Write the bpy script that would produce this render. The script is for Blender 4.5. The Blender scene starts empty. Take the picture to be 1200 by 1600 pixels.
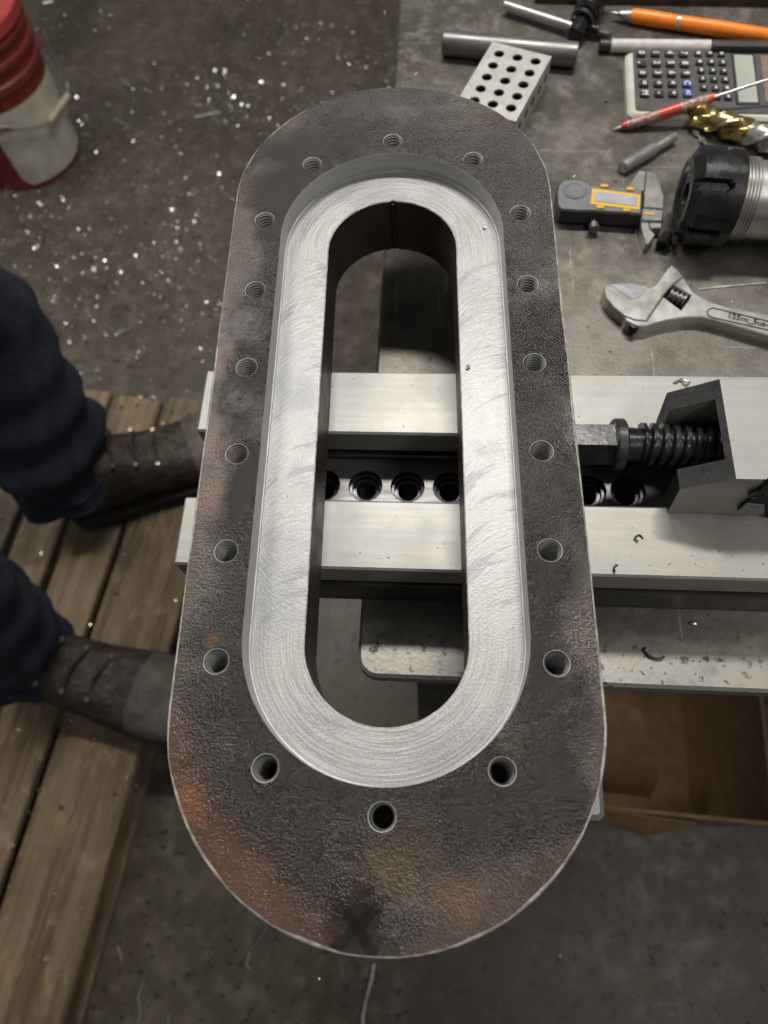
import bpy, math, random
from mathutils import Vector, Matrix, noise
from mathutils.geometry import tessellate_polygon
random.seed(7)
S = bpy.context.scene
COL = S.collection

# ------------------------------------------------------------------ camera
UNIT = .075
TT = .86                      # bench top
RT = TT + .057                # vise rail top
PT = RT + .0527               # top of the big plate
F = 1110.0                    # focal length in photo pixels (1200 wide)
RX = Vector((0.9986564, 0.0156565, -0.0493991))
RY = Vector((-0.0053729, -0.9168468, -0.3992030))
RZ = Vector((-0.0515415, 0.3989320, -0.9155308))
CAM = Vector((.016027, -.192065, PT + .30809))
cd = bpy.data.cameras.new('camera')
cam = bpy.data.objects.new('camera', cd); COL.objects.link(cam)
cam.matrix_world = Matrix(((RX.x, -RY.x, -RZ.x, CAM.x), (RX.y, -RY.y, -RZ.y, CAM.y), (RX.z, -RY.z, -RZ.z, CAM.z), (0, 0, 0, 1)))
cd.sensor_fit = 'HORIZONTAL'; cd.sensor_width = 36; cd.lens = 36 * F / 1200
cd.clip_start = .01; cd.clip_end = 60
cd.dof.use_dof = True; cd.dof.focus_distance = .36; cd.dof.aperture_fstop = 11.5
S.camera = cam

# ------------------------------------------------------------------ light
W = bpy.data.worlds.new('World'); S.world = W; W.use_nodes = True
W.node_tree.nodes['Background'].inputs[0].default_value = (1, .97, .92, 1)
W.node_tree.nodes['Background'].inputs[1].default_value = .11
def lamp(name, loc, target, size, size_y, watts, col=(1, .955, .89)):
    l = bpy.data.lights.new(name, 'AREA'); l.shape = 'RECTANGLE'; l.size = size; l.size_y = size_y
    l.energy = watts; l.color = col
    o = bpy.data.objects.new(name, l); COL.objects.link(o)
    o.location = loc
    o.rotation_euler = (Vector(target) - Vector(loc)).to_track_quat('-Z', 'Y').to_euler()
    return o
lamp('overhead_lamp', (.18, .92, 2.80), (.1, .1, .9), .9, .14, 30)
lamp('overhead_lamp', (-1.3, 1.3, 2.8), (-.3, .4, .5), 1.3, .22, 25)
lamp('overhead_lamp', (1.25, -.6, 2.9), (0, 0, .9), 1.4, .25, 12)  # unseen lamp added at the front right to lighten near-facing walls
S.render.engine = 'CYCLES'
S.cycles.use_denoising = True
S.cycles.max_bounces = 8
S.view_settings.view_transform = 'Standard'; S.view_settings.look = 'None'
S.view_settings.gamma = 1; S.view_settings.exposure = 0.2

# ------------------------------------------------------------------ pixel helpers
def ray(u, v):
    return (RX * ((u - 600) / F) + RY * ((v - 800) / F) + RZ)
def at(u, v, z):
    d = ray(u, v); return CAM + d * ((z - CAM.z) / d.z)
def at_plane(u, v, p, n):
    d = ray(u, v); return CAM + d * ((p - CAM).dot(n) / d.dot(n))
def at_cyl(u, v, cx, cy, r):
    d = ray(u, v); ox, oy = CAM.x - cx, CAM.y - cy
    a = d.x ** 2 + d.y ** 2; b = 2 * (ox * d.x + oy * d.y); c = ox * ox + oy * oy - r * r
    t = (-b - math.sqrt(max(b * b - 4 * a * c, 0))) / (2 * a)
    return CAM + d * t

# ------------------------------------------------------------------ materials
class NT:
    def __init__(s, name):
        s.m = bpy.data.materials.new(name); s.m.use_nodes = True
        s.t = s.m.node_tree; s.b = s.t.nodes['Principled BSDF']; s.l = s.t.links
        s.tc = s.t.nodes.new('ShaderNodeTexCoord')
    def n(s, typ, **kw):
        x = s.t.nodes.new(typ)
        for k, v in kw.items(): setattr(x, k, v)
        return x
    def put(s, sock, v):
        if hasattr(v, 'is_output') or isinstance(v, bpy.types.NodeSocket): s.l.new(v, sock)
        elif isinstance(v, (tuple, list)) and len(v) == 3 and sock.type == 'RGBA': sock.default_value = (*v, 1)
        else: sock.default_value = v
    def mapped(s, scale=(1, 1, 1), rot=(0, 0, 0), src='Object', loc=(0, 0, 0)):
        m = s.n('ShaderNodeMapping'); s.l.new(s.tc.outputs[src], m.inputs[0])
        m.inputs['Scale'].default_value = scale; m.inputs['Rotation'].default_value = rot; m.inputs['Location'].default_value = loc
        return m.outputs[0]
    def noise(s, scale, vec=None, detail=4, rough=.55, dist=0):
        x = s.n('ShaderNodeTexNoise'); s.put(x.inputs['Scale'], scale); x.inputs['Detail'].default_value = detail
        x.inputs['Roughness'].default_value = rough; x.inputs['Distortion'].default_value = dist
        s.l.new(vec if vec else s.tc.outputs['Object'], x.inputs['Vector']); return x.outputs['Fac']
    def ramp(s, v, a, b, ca=0., cb=1.):
        x = s.n('ShaderNodeMapRange'); x.interpolation_type = 'SMOOTHSTEP'; s.l.new(v, x.inputs[0])
        for i, q in enumerate((a, b, ca, cb)): x.inputs[1 + i].default_value = q
        return x.outputs[0]
    def math(s, op, a, b=0., c=0.):
        x = s.n('ShaderNodeMath', operation=op)
        for i, q in enumerate((a, b, c)): s.put(x.inputs[i], q)
        return x.outputs[0]
    def mix(s, f, a, b):
        x = s.n('ShaderNodeMix', data_type='RGBA'); s.put(x.inputs[0], f); s.put(x.inputs[6], a); s.put(x.inputs[7], b); return x.outputs[2]
    def bump(s, h, dist=.001, strength=1., prev=None):
        x = s.n('ShaderNodeBump'); s.l.new(h, x.inputs['Height']); x.inputs['Distance'].default_value = dist
        x.inputs['Strength'].default_value = strength
        if prev: s.l.new(prev, x.inputs['Normal'])
        return x.outputs[0]
    def spot(s, x, y, r, nz, soft=.5):
        v = s.n('ShaderNodeVectorMath', operation='DISTANCE')
        sx = s.n('ShaderNodeVectorMath', operation='MULTIPLY'); s.l.new(s.tc.outputs['Object'], sx.inputs[0]); sx.inputs[1].default_value = (1, 1, 0)
        s.l.new(sx.outputs[0], v.inputs[0]); v.inputs[1].default_value = (x, y, 0)
        d = s.math('MULTIPLY_ADD', nz, r * 1.6, v.outputs['Value'])   # noisy distance
        return s.ramp(d, r * 2.0, r * (2.0 - 1.3 * soft) , 0., 1.)
    def done(s, color=None, rough=None, metal=None, normal=None, spec=None, coat=None):
        for k, v in (('Base Color', color), ('Roughness', rough), ('Metallic', metal), ('Normal', normal), ('Specular IOR Level', spec), ('Coat Weight', coat)):
            if v is not None: s.put(s.b.inputs[k], v)
        return s.m
def simple(name, c1, c2=None, rough=.5, rough2=None, metal=0., scale=60, bump=0., bscale=400, stretch=(1, 1, 1), lo=.35, hi=.65, spec=None, detail=5):
    t = NT(name); v = t.mapped(stretch)
    f = t.ramp(t.noise(scale, v, detail), lo, hi)
    col = t.mix(f, c1, c2) if c2 else c1
    r = t.ramp(t.noise(scale * 1.7, v, 4), .3, .7, rough, rough2) if rough2 is not None else rough
    nrm = t.bump(t.noise(bscale, v, 3), bump) if bump else None
    return t.done(col, r, metal, nrm, spec)

MAT = {}
def m_floor():
    t = NT('oily_concrete')
    a = t.noise(3.2, detail=6); b = t.noise(26, detail=6, rough=.65); c = t.noise(240, detail=3)
    col = t.mix(t.ramp(a, .32, .68), (.068, .056, .042), (.105, .089, .069))
    col = t.mix(t.ramp(b, .45, .75), col, (.150, .128, .100))
    col = t.mix(t.ramp(t.noise(62, detail=4), .585, .66, 0, .85), col, (.028, .022, .017))
    col = t.mix(t.ramp(t.noise(1.7, detail=7, rough=.65, dist=.6), .50, .66, 0, .7), col, (.042, .034, .026))
    return t.done(col, t.ramp(b, .3, .7, .30, .52), 0., t.bump(c, .0008, .5), .32)
def m_steel_bench():
    t = NT('worn_bench_steel')
    a = t.noise(11, detail=6); b = t.noise(75, detail=6, rough=.65); st = t.noise(160, t.mapped((1, .06, 1), (0, 0, .5)), 4)
    st2 = t.noise(130, t.mapped((.05, 1, 1), (0, 0, .3)), 4)
    col = t.mix(t.ramp(a, .3, .7), (.095, .085, .072), (.185, .171, .150))
    col = t.mix(t.ramp(b, .50, .72, 0, .65), col, (.24, .225, .20))
    col = t.mix(t.ramp(st, .66, .74, 0, .6), col, (.38, .36, .335))
    col = t.mix(t.ramp(st2, .66, .74, 0, .5), col, (.34, .325, .30))
    pits = t.noise(150, detail=4, rough=.6)
    col = t.mix(t.ramp(pits, .635, .69, 0, .75), col, (.035, .03, .026))
    col = t.mix(t.ramp(t.noise(22, detail=5), .57, .72, 0, .6), col, (.09, .075, .06))
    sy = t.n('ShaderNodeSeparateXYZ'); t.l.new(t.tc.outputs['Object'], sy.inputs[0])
    lit_wear = t.ramp(t.math('ADD', sy.outputs[1], t.math('MULTIPLY', t.math('SUBTRACT', b, .5), .05)), .040, .012)  # lighter front strip: the lit zone put into the colour, plus edge wear
    col = t.mix(t.math('MULTIPLY', lit_wear, t.ramp(pits, .63, .58)), col, (.34, .326, .30))
    return t.done(col, t.ramp(b, .3, .7, .30, .50), .55, t.bump(t.noise(420, detail=4), .00015, .6))
def m_rail():
    t = NT('ground_rail_steel')
    g = t.noise(260, t.mapped((.05, 1, 1)), 4); a = t.noise(24, detail=5); sp = t.noise(330, detail=3)
    col = t.mix(t.ramp(a, .3, .7), (.28, .275, .262), (.35, .344, .330))
    col = t.mix(t.ramp(g, .35, .75, 0, .25), col, (.41, .404, .385))
    col = t.mix(t.ramp(sp, .70, .76, 0, .75), col, (.10, .085, .07))
    col = t.mix(t.ramp(t.noise(9, detail=4), .50, .70, 0, .5), col, (.30, .27, .225))
    col = t.mix(t.ramp(t.noise(46, detail=6, rough=.7), .60, .70, 0, .4), col, (.22, .195, .16))
    return t.done(col, t.ramp(a, .3, .7, .42, .55), .45, t.bump(g, .0002, .5))
def m_cast():
    t = NT('rusty_mill_scale_plate')
    fine = t.noise(1100, detail=2, rough=.5); fine2 = t.noise(560, detail=3, rough=.6)
    big = t.noise(9, detail=5, rough=.6); mid = t.noise(42, detail=6, rough=.65); nz = t.noise(95, detail=7, rough=.72)
    col = t.mix(t.ramp(mid, .36, .66), (.015, .0115, .0095), (.038, .030, .025))
    # greyer, drier scale
    gm = t.math('MULTIPLY', t.ramp(big, .42, .62), .75)
    col = t.mix(gm, col, (.052, .047, .044))
    sx = t.n('ShaderNodeSeparateXYZ'); t.l.new(t.tc.outputs['Object'], sx.inputs[0])
    X, Y = sx.outputs[0], sx.outputs[1]
    # the far end and right side are drier and greyer than the near end
    dry = t.math('ADD', t.math('ADD', t.math('MULTIPLY', Y, 2.0), t.math('MULTIPLY', X, 2.2)), t.math('MULTIPLY', nz, .5))
    col = t.mix(t.ramp(dry, .30, .85, 0, .75), col, (.105, .098, .091))
    speck = t.ramp(t.math('ADD', fine, fine2), .92, 1.18)
    smo = t.math('MAXIMUM', t.ramp(t.noise(13, t.mapped(loc=(3.3, 1.2, 0)), 5, .6), .50, .66), t.ramp(dry, .75, 1.05))
    vv = t.math('MAXIMUM', t.math('SUBTRACT', t.math('ABSOLUTE', Y), .1477), 0.)
    ed = t.math('SUBTRACT', .0925, t.math('SQRT', t.math('ADD', t.math('MULTIPLY', X, X), t.math('MULTIPLY', vv, vv))))
    ed = t.math('ADD', ed, t.math('MULTIPLY', t.math('SUBTRACT', t.noise(14, detail=6, rough=.65), .5), .075))
    edge = t.math('MULTIPLY', t.ramp(ed, .019, .003), t.ramp(t.math('ADD', t.math('MULTIPLY', X, 1.3), Y), .10, -.02))
    smo = t.math('MAXIMUM', smo, t.math('MULTIPLY', edge, .85))
    keep = t.math('MULTIPLY_ADD', smo, -.75, 1.)
    col = t.mix(t.math('MULTIPLY', smo, .7), col, t.mix(t.ramp(big, .4, .6), (.098, .072, .060), (.098, .093, .090)))
    col = t.mix(t.math('MULTIPLY', edge, .6), col, t.mix(t.ramp(nz, .4, .62), (.044, .033, .026), (.066, .047, .036)))
    # brown band along the left side and near end rim
    for (px, py, r, c, k) in RUST:
        p = at(px, py, PT)
        col = t.mix(t.math('MULTIPLY', t.spot(p.x, p.y, r, nz, .8), k), col, c)
    # marker cross
    for (a0, a1, b0, b1) in ((515, 1390, 585, 1492), (604, 1404, 515, 1490)):
        A = at(a0, a1, PT); B = at(b0, b1, PT); L = (B - A).length; D = (B - A) / L
        dx = t.math('SUBTRACT', X, A.x); dy = t.math('SUBTRACT', Y, A.y)
        al = t.math('ADD', t.math('MULTIPLY', dx, D.x), t.math('MULTIPLY', dy, D.y))
        pe = t.math('ABSOLUTE', t.math('SUBTRACT', t.math('MULTIPLY', dx, D.y), t.math('MULTIPLY', dy, D.x)))
        pe = t.math('MULTIPLY_ADD', nz, .006, pe)
        mk = t.math('MULTIPLY', t.ramp(pe, .0058, .0043), t.math('MULTIPLY', t.ramp(al, -.003, .001), t.ramp(al, L + .003, L - .001)))
        col = t.mix(t.math('MULTIPLY', mk, .72), col, (.014, .010, .016))
    col = t.mix(speck, t.mix(t.math('MULTIPLY', keep, .30), col, (.006, .005, .005)), t.mix(t.math('MULTIPLY', keep, .07), col, (.20, .185, .17)))
    scr = t.math('MAXIMUM', t.ramp(t.noise(55, t.mapped((1, .03, 1), (0, 0, .9)), 3), .70, .73), t.ramp(t.noise(60, t.mapped((.03, 1, 1), (0, 0, .35)), 3), .71, .74))
    col = t.mix(t.math('MULTIPLY', scr, .35), col, (.25, .23, .21))
    rough = t.math('ADD', t.ramp(mid, .3, .7, .17, .29), t.ramp(dry, .3, .9, 0, .16))
    h = t.math('ADD', fine, t.math('MULTIPLY', fine2, .9))
    n1 = t.bump(t.math('MULTIPLY', h, keep), .00075, 1.); n2 = t.bump(mid, .002, .35, n1)
    wet = t.ramp(t.noise(16, t.mapped(loc=(.7, 2.2, 0)), 6, .62), .62, .46)
    wet = t.math('MULTIPLY', t.math('MULTIPLY', wet, t.ramp(dry, .95, .45)), t.math('SUBTRACT', 1., edge))
    col = t.mix(t.math('MULTIPLY', wet, .78), col, (.0085, .0065, .0055))
    rough = t.math('SUBTRACT', rough, t.math('MULTIPLY', wet, .08))
    return t.done(col, rough, .15, n2, t.math('MULTIPLY_ADD', wet, .05, .40))
RUST = [(300, 1250, .012, (0.216, 0.080, 0.027), .9), (290, 1170, .026, (0.113, 0.066, 0.049), .8), (350, 1370, .034, (0.119, 0.066, 0.045), .75), (450, 1440, .034, (0.108, 0.065, 0.049), .7),
        (715, 1402, .011, (0.184, 0.084, 0.032), .75), (690, 1420, .030, (0.096, 0.068, 0.057), .6), (355, 480, .012, (0.108, 0.065, 0.049), .7), (345, 560, .012, (0.108, 0.065, 0.049), .7),
        (330, 690, .013, (0.108, 0.065, 0.049), .7), (318, 780, .013, (0.113, 0.065, 0.049), .7), (372, 340, .014, (0.119, 0.080, 0.058), .7), (400, 290, .02, (0.108, 0.077, 0.057), .6),
        (415, 1218, .004, (0.258, 0.097, 0.038), .8), (330, 1000, .004, (0.160, 0.068, 0.025), .8), (765, 1285, .0022, (0.255, 0.104, 0.057), .8), (800, 1170, .010, (0.104, 0.068, 0.032), .6),
        (620, 1340, .022, (0.068, 0.041, 0.017), .7), (850, 520, .015, (0.080, 0.057, 0.043), .55), (445, 190, .03, (0.119, 0.097, 0.086), .5), (700, 165, .03, (0.120, 0.104, 0.096), .55), (430, 300, .02, (0.049, 0.030, 0.023), .8), (560, 215, .018, (0.041, 0.028, 0.025), .7)]
def m_milled():
    t = NT('freshly_milled_steel')
    sx = t.n('ShaderNodeSeparateXYZ'); t.l.new(t.tc.outputs['Object'], sx.inputs[0]); X, Y = sx.outputs[0], sx.outputs[1]
    left = t.math('LESS_THAN', X, 0.)
    xc = t.math('MULTIPLY_ADD', left, -.100, .066)
    def arcs(xc, R, F, seed, dirn=1):
        dx = t.math('SUBTRACT', X, xc)
        a = t.math('SQRT', t.math('MAXIMUM', t.math('SUBTRACT', R * R, t.math('MULTIPLY', dx, dx)), 0.))
        q = t.math('SUBTRACT', Y, a) if dirn > 0 else t.math('ADD', Y, a)
        cv = t.n('ShaderNodeCombineXYZ'); t.put(cv.inputs[0], q); t.put(cv.inputs[1], t.math('MULTIPLY', X, .22)); cv.inputs[2].default_value = seed
        return t.noise(F, cv.outputs[0], 4, .65)
    a1 = arcs(xc, .034, 620, .3); a2 = arcs(xc, .034, 620, .7, -1); a3 = arcs(xc, .034, 90, .9)
    tan = t.noise(30, t.mapped((1.2, 26, 1), (0, 0, .12), 'UV'), 5, .65)
    grain = t.noise(900, t.mapped((1, 1, 1)), 2)
    endm = t.ramp(t.math('ADD', t.math('ABSOLUTE', Y), t.math('MULTIPLY', t.noise(30), .04)), .105, .15)
    cross = t.ramp(t.noise(22, detail=3), .50, .62)
    h = t.math('ADD', a1, t.math('MULTIPLY', t.math('SUBTRACT', a2, .5), cross))
    hm = t.n('ShaderNodeMix'); t.put(hm.inputs[0], endm); t.put(hm.inputs[2], h); t.put(hm.inputs[3], tan); h = hm.outputs[0]
    h = t.math('ADD', h, t.math('MULTIPLY', t.math('SUBTRACT', grain, .5), .5))
    a = t.noise(20, detail=4); sp = t.noise(420, detail=2)
    col = t.mix(t.ramp(a, .3, .7), (.25, .25, .25), (.33, .33, .328))
    col = t.mix(t.ramp(h, .40, .66, 0, .85), col, (.43, .43, .427))
    col = t.mix(t.math('MULTIPLY', t.ramp(a3, .55, .60, 0, .6), t.math('SUBTRACT', 1., endm)), col, (.19, .195, .205))
    col = t.mix(t.ramp(t.noise(12, detail=3), .50, .68, 0, .6), col, (.20, .212, .232))
    col = t.mix(t.ramp(sp, .73, .77, 0, .8), col, (.12, .11, .10))
    return t.done(col, t.ramp(h, .3, .8, .40, .54), .45, t.bump(h, .00022, .8))
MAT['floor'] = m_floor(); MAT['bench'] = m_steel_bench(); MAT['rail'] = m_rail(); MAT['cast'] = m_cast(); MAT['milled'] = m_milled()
MAT['rim'] = simple('worn_bright_edge', (.72, .69, .64), (.40, .36, .32), .4, .6, .4, 160, .0003, 700)
MAT['recess_wall'] = simple('milled_wall', (.40, .40, .40), (.47, .47, .47), .42, .55, .40, 90, .0001, 500, (1, 1, 6))
MAT['slot_wall'] = simple('flame_cut_wall', (.030, .019, .0155), (.052, .033, .027), .4, .6, .1, 25, .0007, 160, (1, 1, .6))
MAT['thread'] = simple('thread_steel', (.86, .86, .85), (.74, .74, .73), .30, .42, .4, 300)
MAT['holedark'] = simple('black_hole_bottom', (.012, .012, .012), None, .5)  # flat near-black colour for the blind end of the holes
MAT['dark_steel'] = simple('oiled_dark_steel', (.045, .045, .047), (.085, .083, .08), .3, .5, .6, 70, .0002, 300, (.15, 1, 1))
MAT['bar_grey'] = simple('bed_bar_steel', (.10, .10, .10), (.155, .153, .148), .32, .45, .6, 90, .0002, 300, (.1, 1, 1))
MAT['groove'] = simple('black_groove', (.01, .01, .01), (.018, .018, .018), .5, None, .2)
MAT['black_cast'] = simple('black_painted_casting', (.010, .010, .0105), (.016, .016, .016), .5, .65, 0, 90, .0003, 500, spec=.25)
MAT['black_oxide'] = simple('black_oxide_steel', (.028, .028, .030), (.05, .05, .052), .22, .38, .7, 90, .0001, 400)
MAT['jaw_side'] = simple('ground_jaw_side', (.34, .325, .30), (.43, .415, .385), .36, .5, .6, 60, .0002, 260, (.1, 1, 1))
MAT['steel'] = simple('bright_steel', (.46, .45, .43), (.56, .55, .53), .28, .38, .85, 60)
MAT['steel_dull'] = simple('dull_round_bar', (.17, .168, .163), (.22, .216, .21), .34, .48, .75, 60, .0001, 300, (.1, 1, 1))
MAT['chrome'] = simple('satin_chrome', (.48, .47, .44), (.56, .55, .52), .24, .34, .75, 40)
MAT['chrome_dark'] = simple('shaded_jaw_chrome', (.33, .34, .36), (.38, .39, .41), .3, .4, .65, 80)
MAT['block'] = simple('ground_block', (.46, .448, .425), (.53, .518, .49), .42, .55, .45, 80)
MAT['orange'] = simple('orange_plastic', (.86, .25, .018), (.80, .21, .014), .3, .38, 0, 90)
MAT['white_plastic'] = simple('grey_white_plastic', (.50, .49, .47), (.62, .61, .58), .4, .5, 0, 150)
MAT['black_plastic'] = simple('black_plastic', (.025, .025, .026), (.038, .037, .036), .35, .5, 0, 100)
MAT['calc_body'] = simple('aged_ivory_plastic', (.54, .52, .465), (.45, .43, .38), .45, .55, 0, 60)
MAT['calc_face'] = simple('calculator_face', (.070, .070, .071), (.092, .090, .088), .45, .55, 0, 90)
MAT['key'] = simple('key_plastic', (.028, .028, .029), (.044, .043, .042), .4, .5, 0, 200)
MAT['key_blue'] = simple('blue_key', (.03, .065, .38), (.05, .09, .42), .4, .5, 0, 200)
MAT['legend'] = simple('white_legend', (.62, .61, .58), None, .6)
MAT['lcd'] = simple('lcd_glass', (.36, .385, .345), (.41, .43, .39), .2, .25, 0, 60)
MAT['solar'] = simple('solar_cell', (.22, .15, .125), (.27, .19, .16), .25, None, 0, 90)
MAT['knurl'] = simple('red_knurled_aluminium', (.30, .10, .085), (.40, .36, .34), .4, .5, .5, 420, .0006, 900)
MAT['red_smooth'] = simple('red_anodised', (.55, .10, .075), (.48, .085, .06), .3, .4, .4, 90)
MAT['gold'] = simple('titanium_gold', (.46, .36, .15), (.56, .46, .24), .18, .28, .95, 120)
MAT['caliper'] = simple('slate_plastic', (.135, .145, .155), (.165, .175, .185), .45, .55, 0, 90)
MAT['yellow'] = simple('yellow_print', (.72, .45, .04), (.66, .40, .035), .5, None, 0, 60)
MAT['lcd2'] = simple('caliper_screen', (.34, .37, .40), (.42, .45, .47), .18, None, 0, 60)
MAT['rust_bar'] = simple('rusty_flat_bar', (.040, .028, .023), (.075, .05, .04), .55, .7, .1, 60, .0006, 300)
MAT['red_bucket'] = simple('red_bucket_plastic', (.19, .022, .024), (.25, .038, .038), .42, .55, 0, 30)
MAT['pink_lid'] = simple('faded_red_lid', (.50, .07, .075), (.42, .055, .06), .45, .6, 0, 20)
MAT['label'] = simple('dirty_bucket_label', (.70, .66, .57), (.52, .49, .42), .5, .6, 0, 16)
MAT['label_ink'] = simple('red_label_ink', (.30, .04, .04), None, .6)
MAT['wire'] = simple('galvanised_wire', (.45, .45, .43), (.36, .36, .34), .35, .5, .7)
MAT['grip'] = simple('ivory_grip', (.62, .57, .40), (.55, .50, .35), .5)
MAT['shaving'] = simple('bright_shavings', (.76, .75, .72), (.55, .54, .52), .20, .36, .85, 200)
MAT['card'] = simple('cardboard', (.21, .132, .071), (.26, .165, .09), .8, .9, 0, 40, .0003, 300)
MAT['paper'] = simple('brown_paper', (.10, .074, .048), (.14, .105, .07), .75, .85, 0, 20)
MAT['leg_paint'] = simple('dark_frame_paint', (.035, .035, .036), (.055, .052, .05), .5, .65, .1, 40)
MAT['grey_tube'] = simple('grey_steel_tube', (.23, .23, .235), (.30, .30, .30), .4, .55, .5, 60)
MAT['denim'] = simple('navy_work_cloth', (.0085, .0115, .023), (.019, .025, .046), .85, .95, 0, 35, .0012, 260)
MAT['boot'] = simple('brown_boot_leather', (.022, .015, .010), (.056, .040, .028), .5, .75, 0, 38, .003, 130)
MAT['toe'] = simple('scuffed_toe_cap', (.058, .048, .040), (.125, .108, .092), .6, .75, 0, 26, .002, 120)
MAT['sole'] = simple('rubber_sole', (.03, .026, .022), (.045, .04, .034), .8, .9, 0, 40)
MAT['lace'] = simple('dark_lace', (.035, .032, .028), None, .8)
MAT['brass'] = simple('brass_eyelet', (.62, .55, .42), None, .25, None, .9)
def m_wood(i):
    t = NT('weathered_plank_%s' % 'abcd'[i])
    v = t.mapped((1, .05, 1), loc=(i * 3.1, i * 1.7, 0)); g = t.noise(70, v, 6, .6, .6); g2 = t.noise(20, v, 4, .6, .8); a = t.noise(9, t.mapped((1, .5, 1), loc=(i, 0, 0)), 5)
    c0 = [(.128, .092, .055), (.152, .110, .066), (.138, .102, .064), (.112, .083, .053)][i]
    col = t.mix(t.ramp(g, .3, .7), tuple(k * .58 for k in c0), tuple(k * 1.45 for k in c0))
    col = t.mix(t.ramp(g2, .42, .7, 0, .55), col, tuple(k * 1.9 for k in c0))
    col = t.mix(t.ramp(a, .5, .72, 0, .75), col, (.050, .040, .030))
    ck = t.ramp(t.noise(16, t.mapped((1, .035, 1), loc=(i * 5.3, i * 2.2, 0)), 3, .5, .3), .655, .672)
    col = t.mix(t.math('MULTIPLY', ck, .85), col, (.010, .008, .006))
    bl = t.noise(38, t.mapped((1, .55, 1), loc=(i * 2.3, 0, 0)), 6, .7)
    col = t.mix(t.ramp(bl, .50, .68, 0, .75), col, tuple(k * 2.1 for k in c0))
    return t.done(col, .66, 0., t.bump(t.math('SUBTRACT', g, ck), .0022, .8), .4)
for i in range(4): MAT['wood%d' % i] = m_wood(i)

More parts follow.
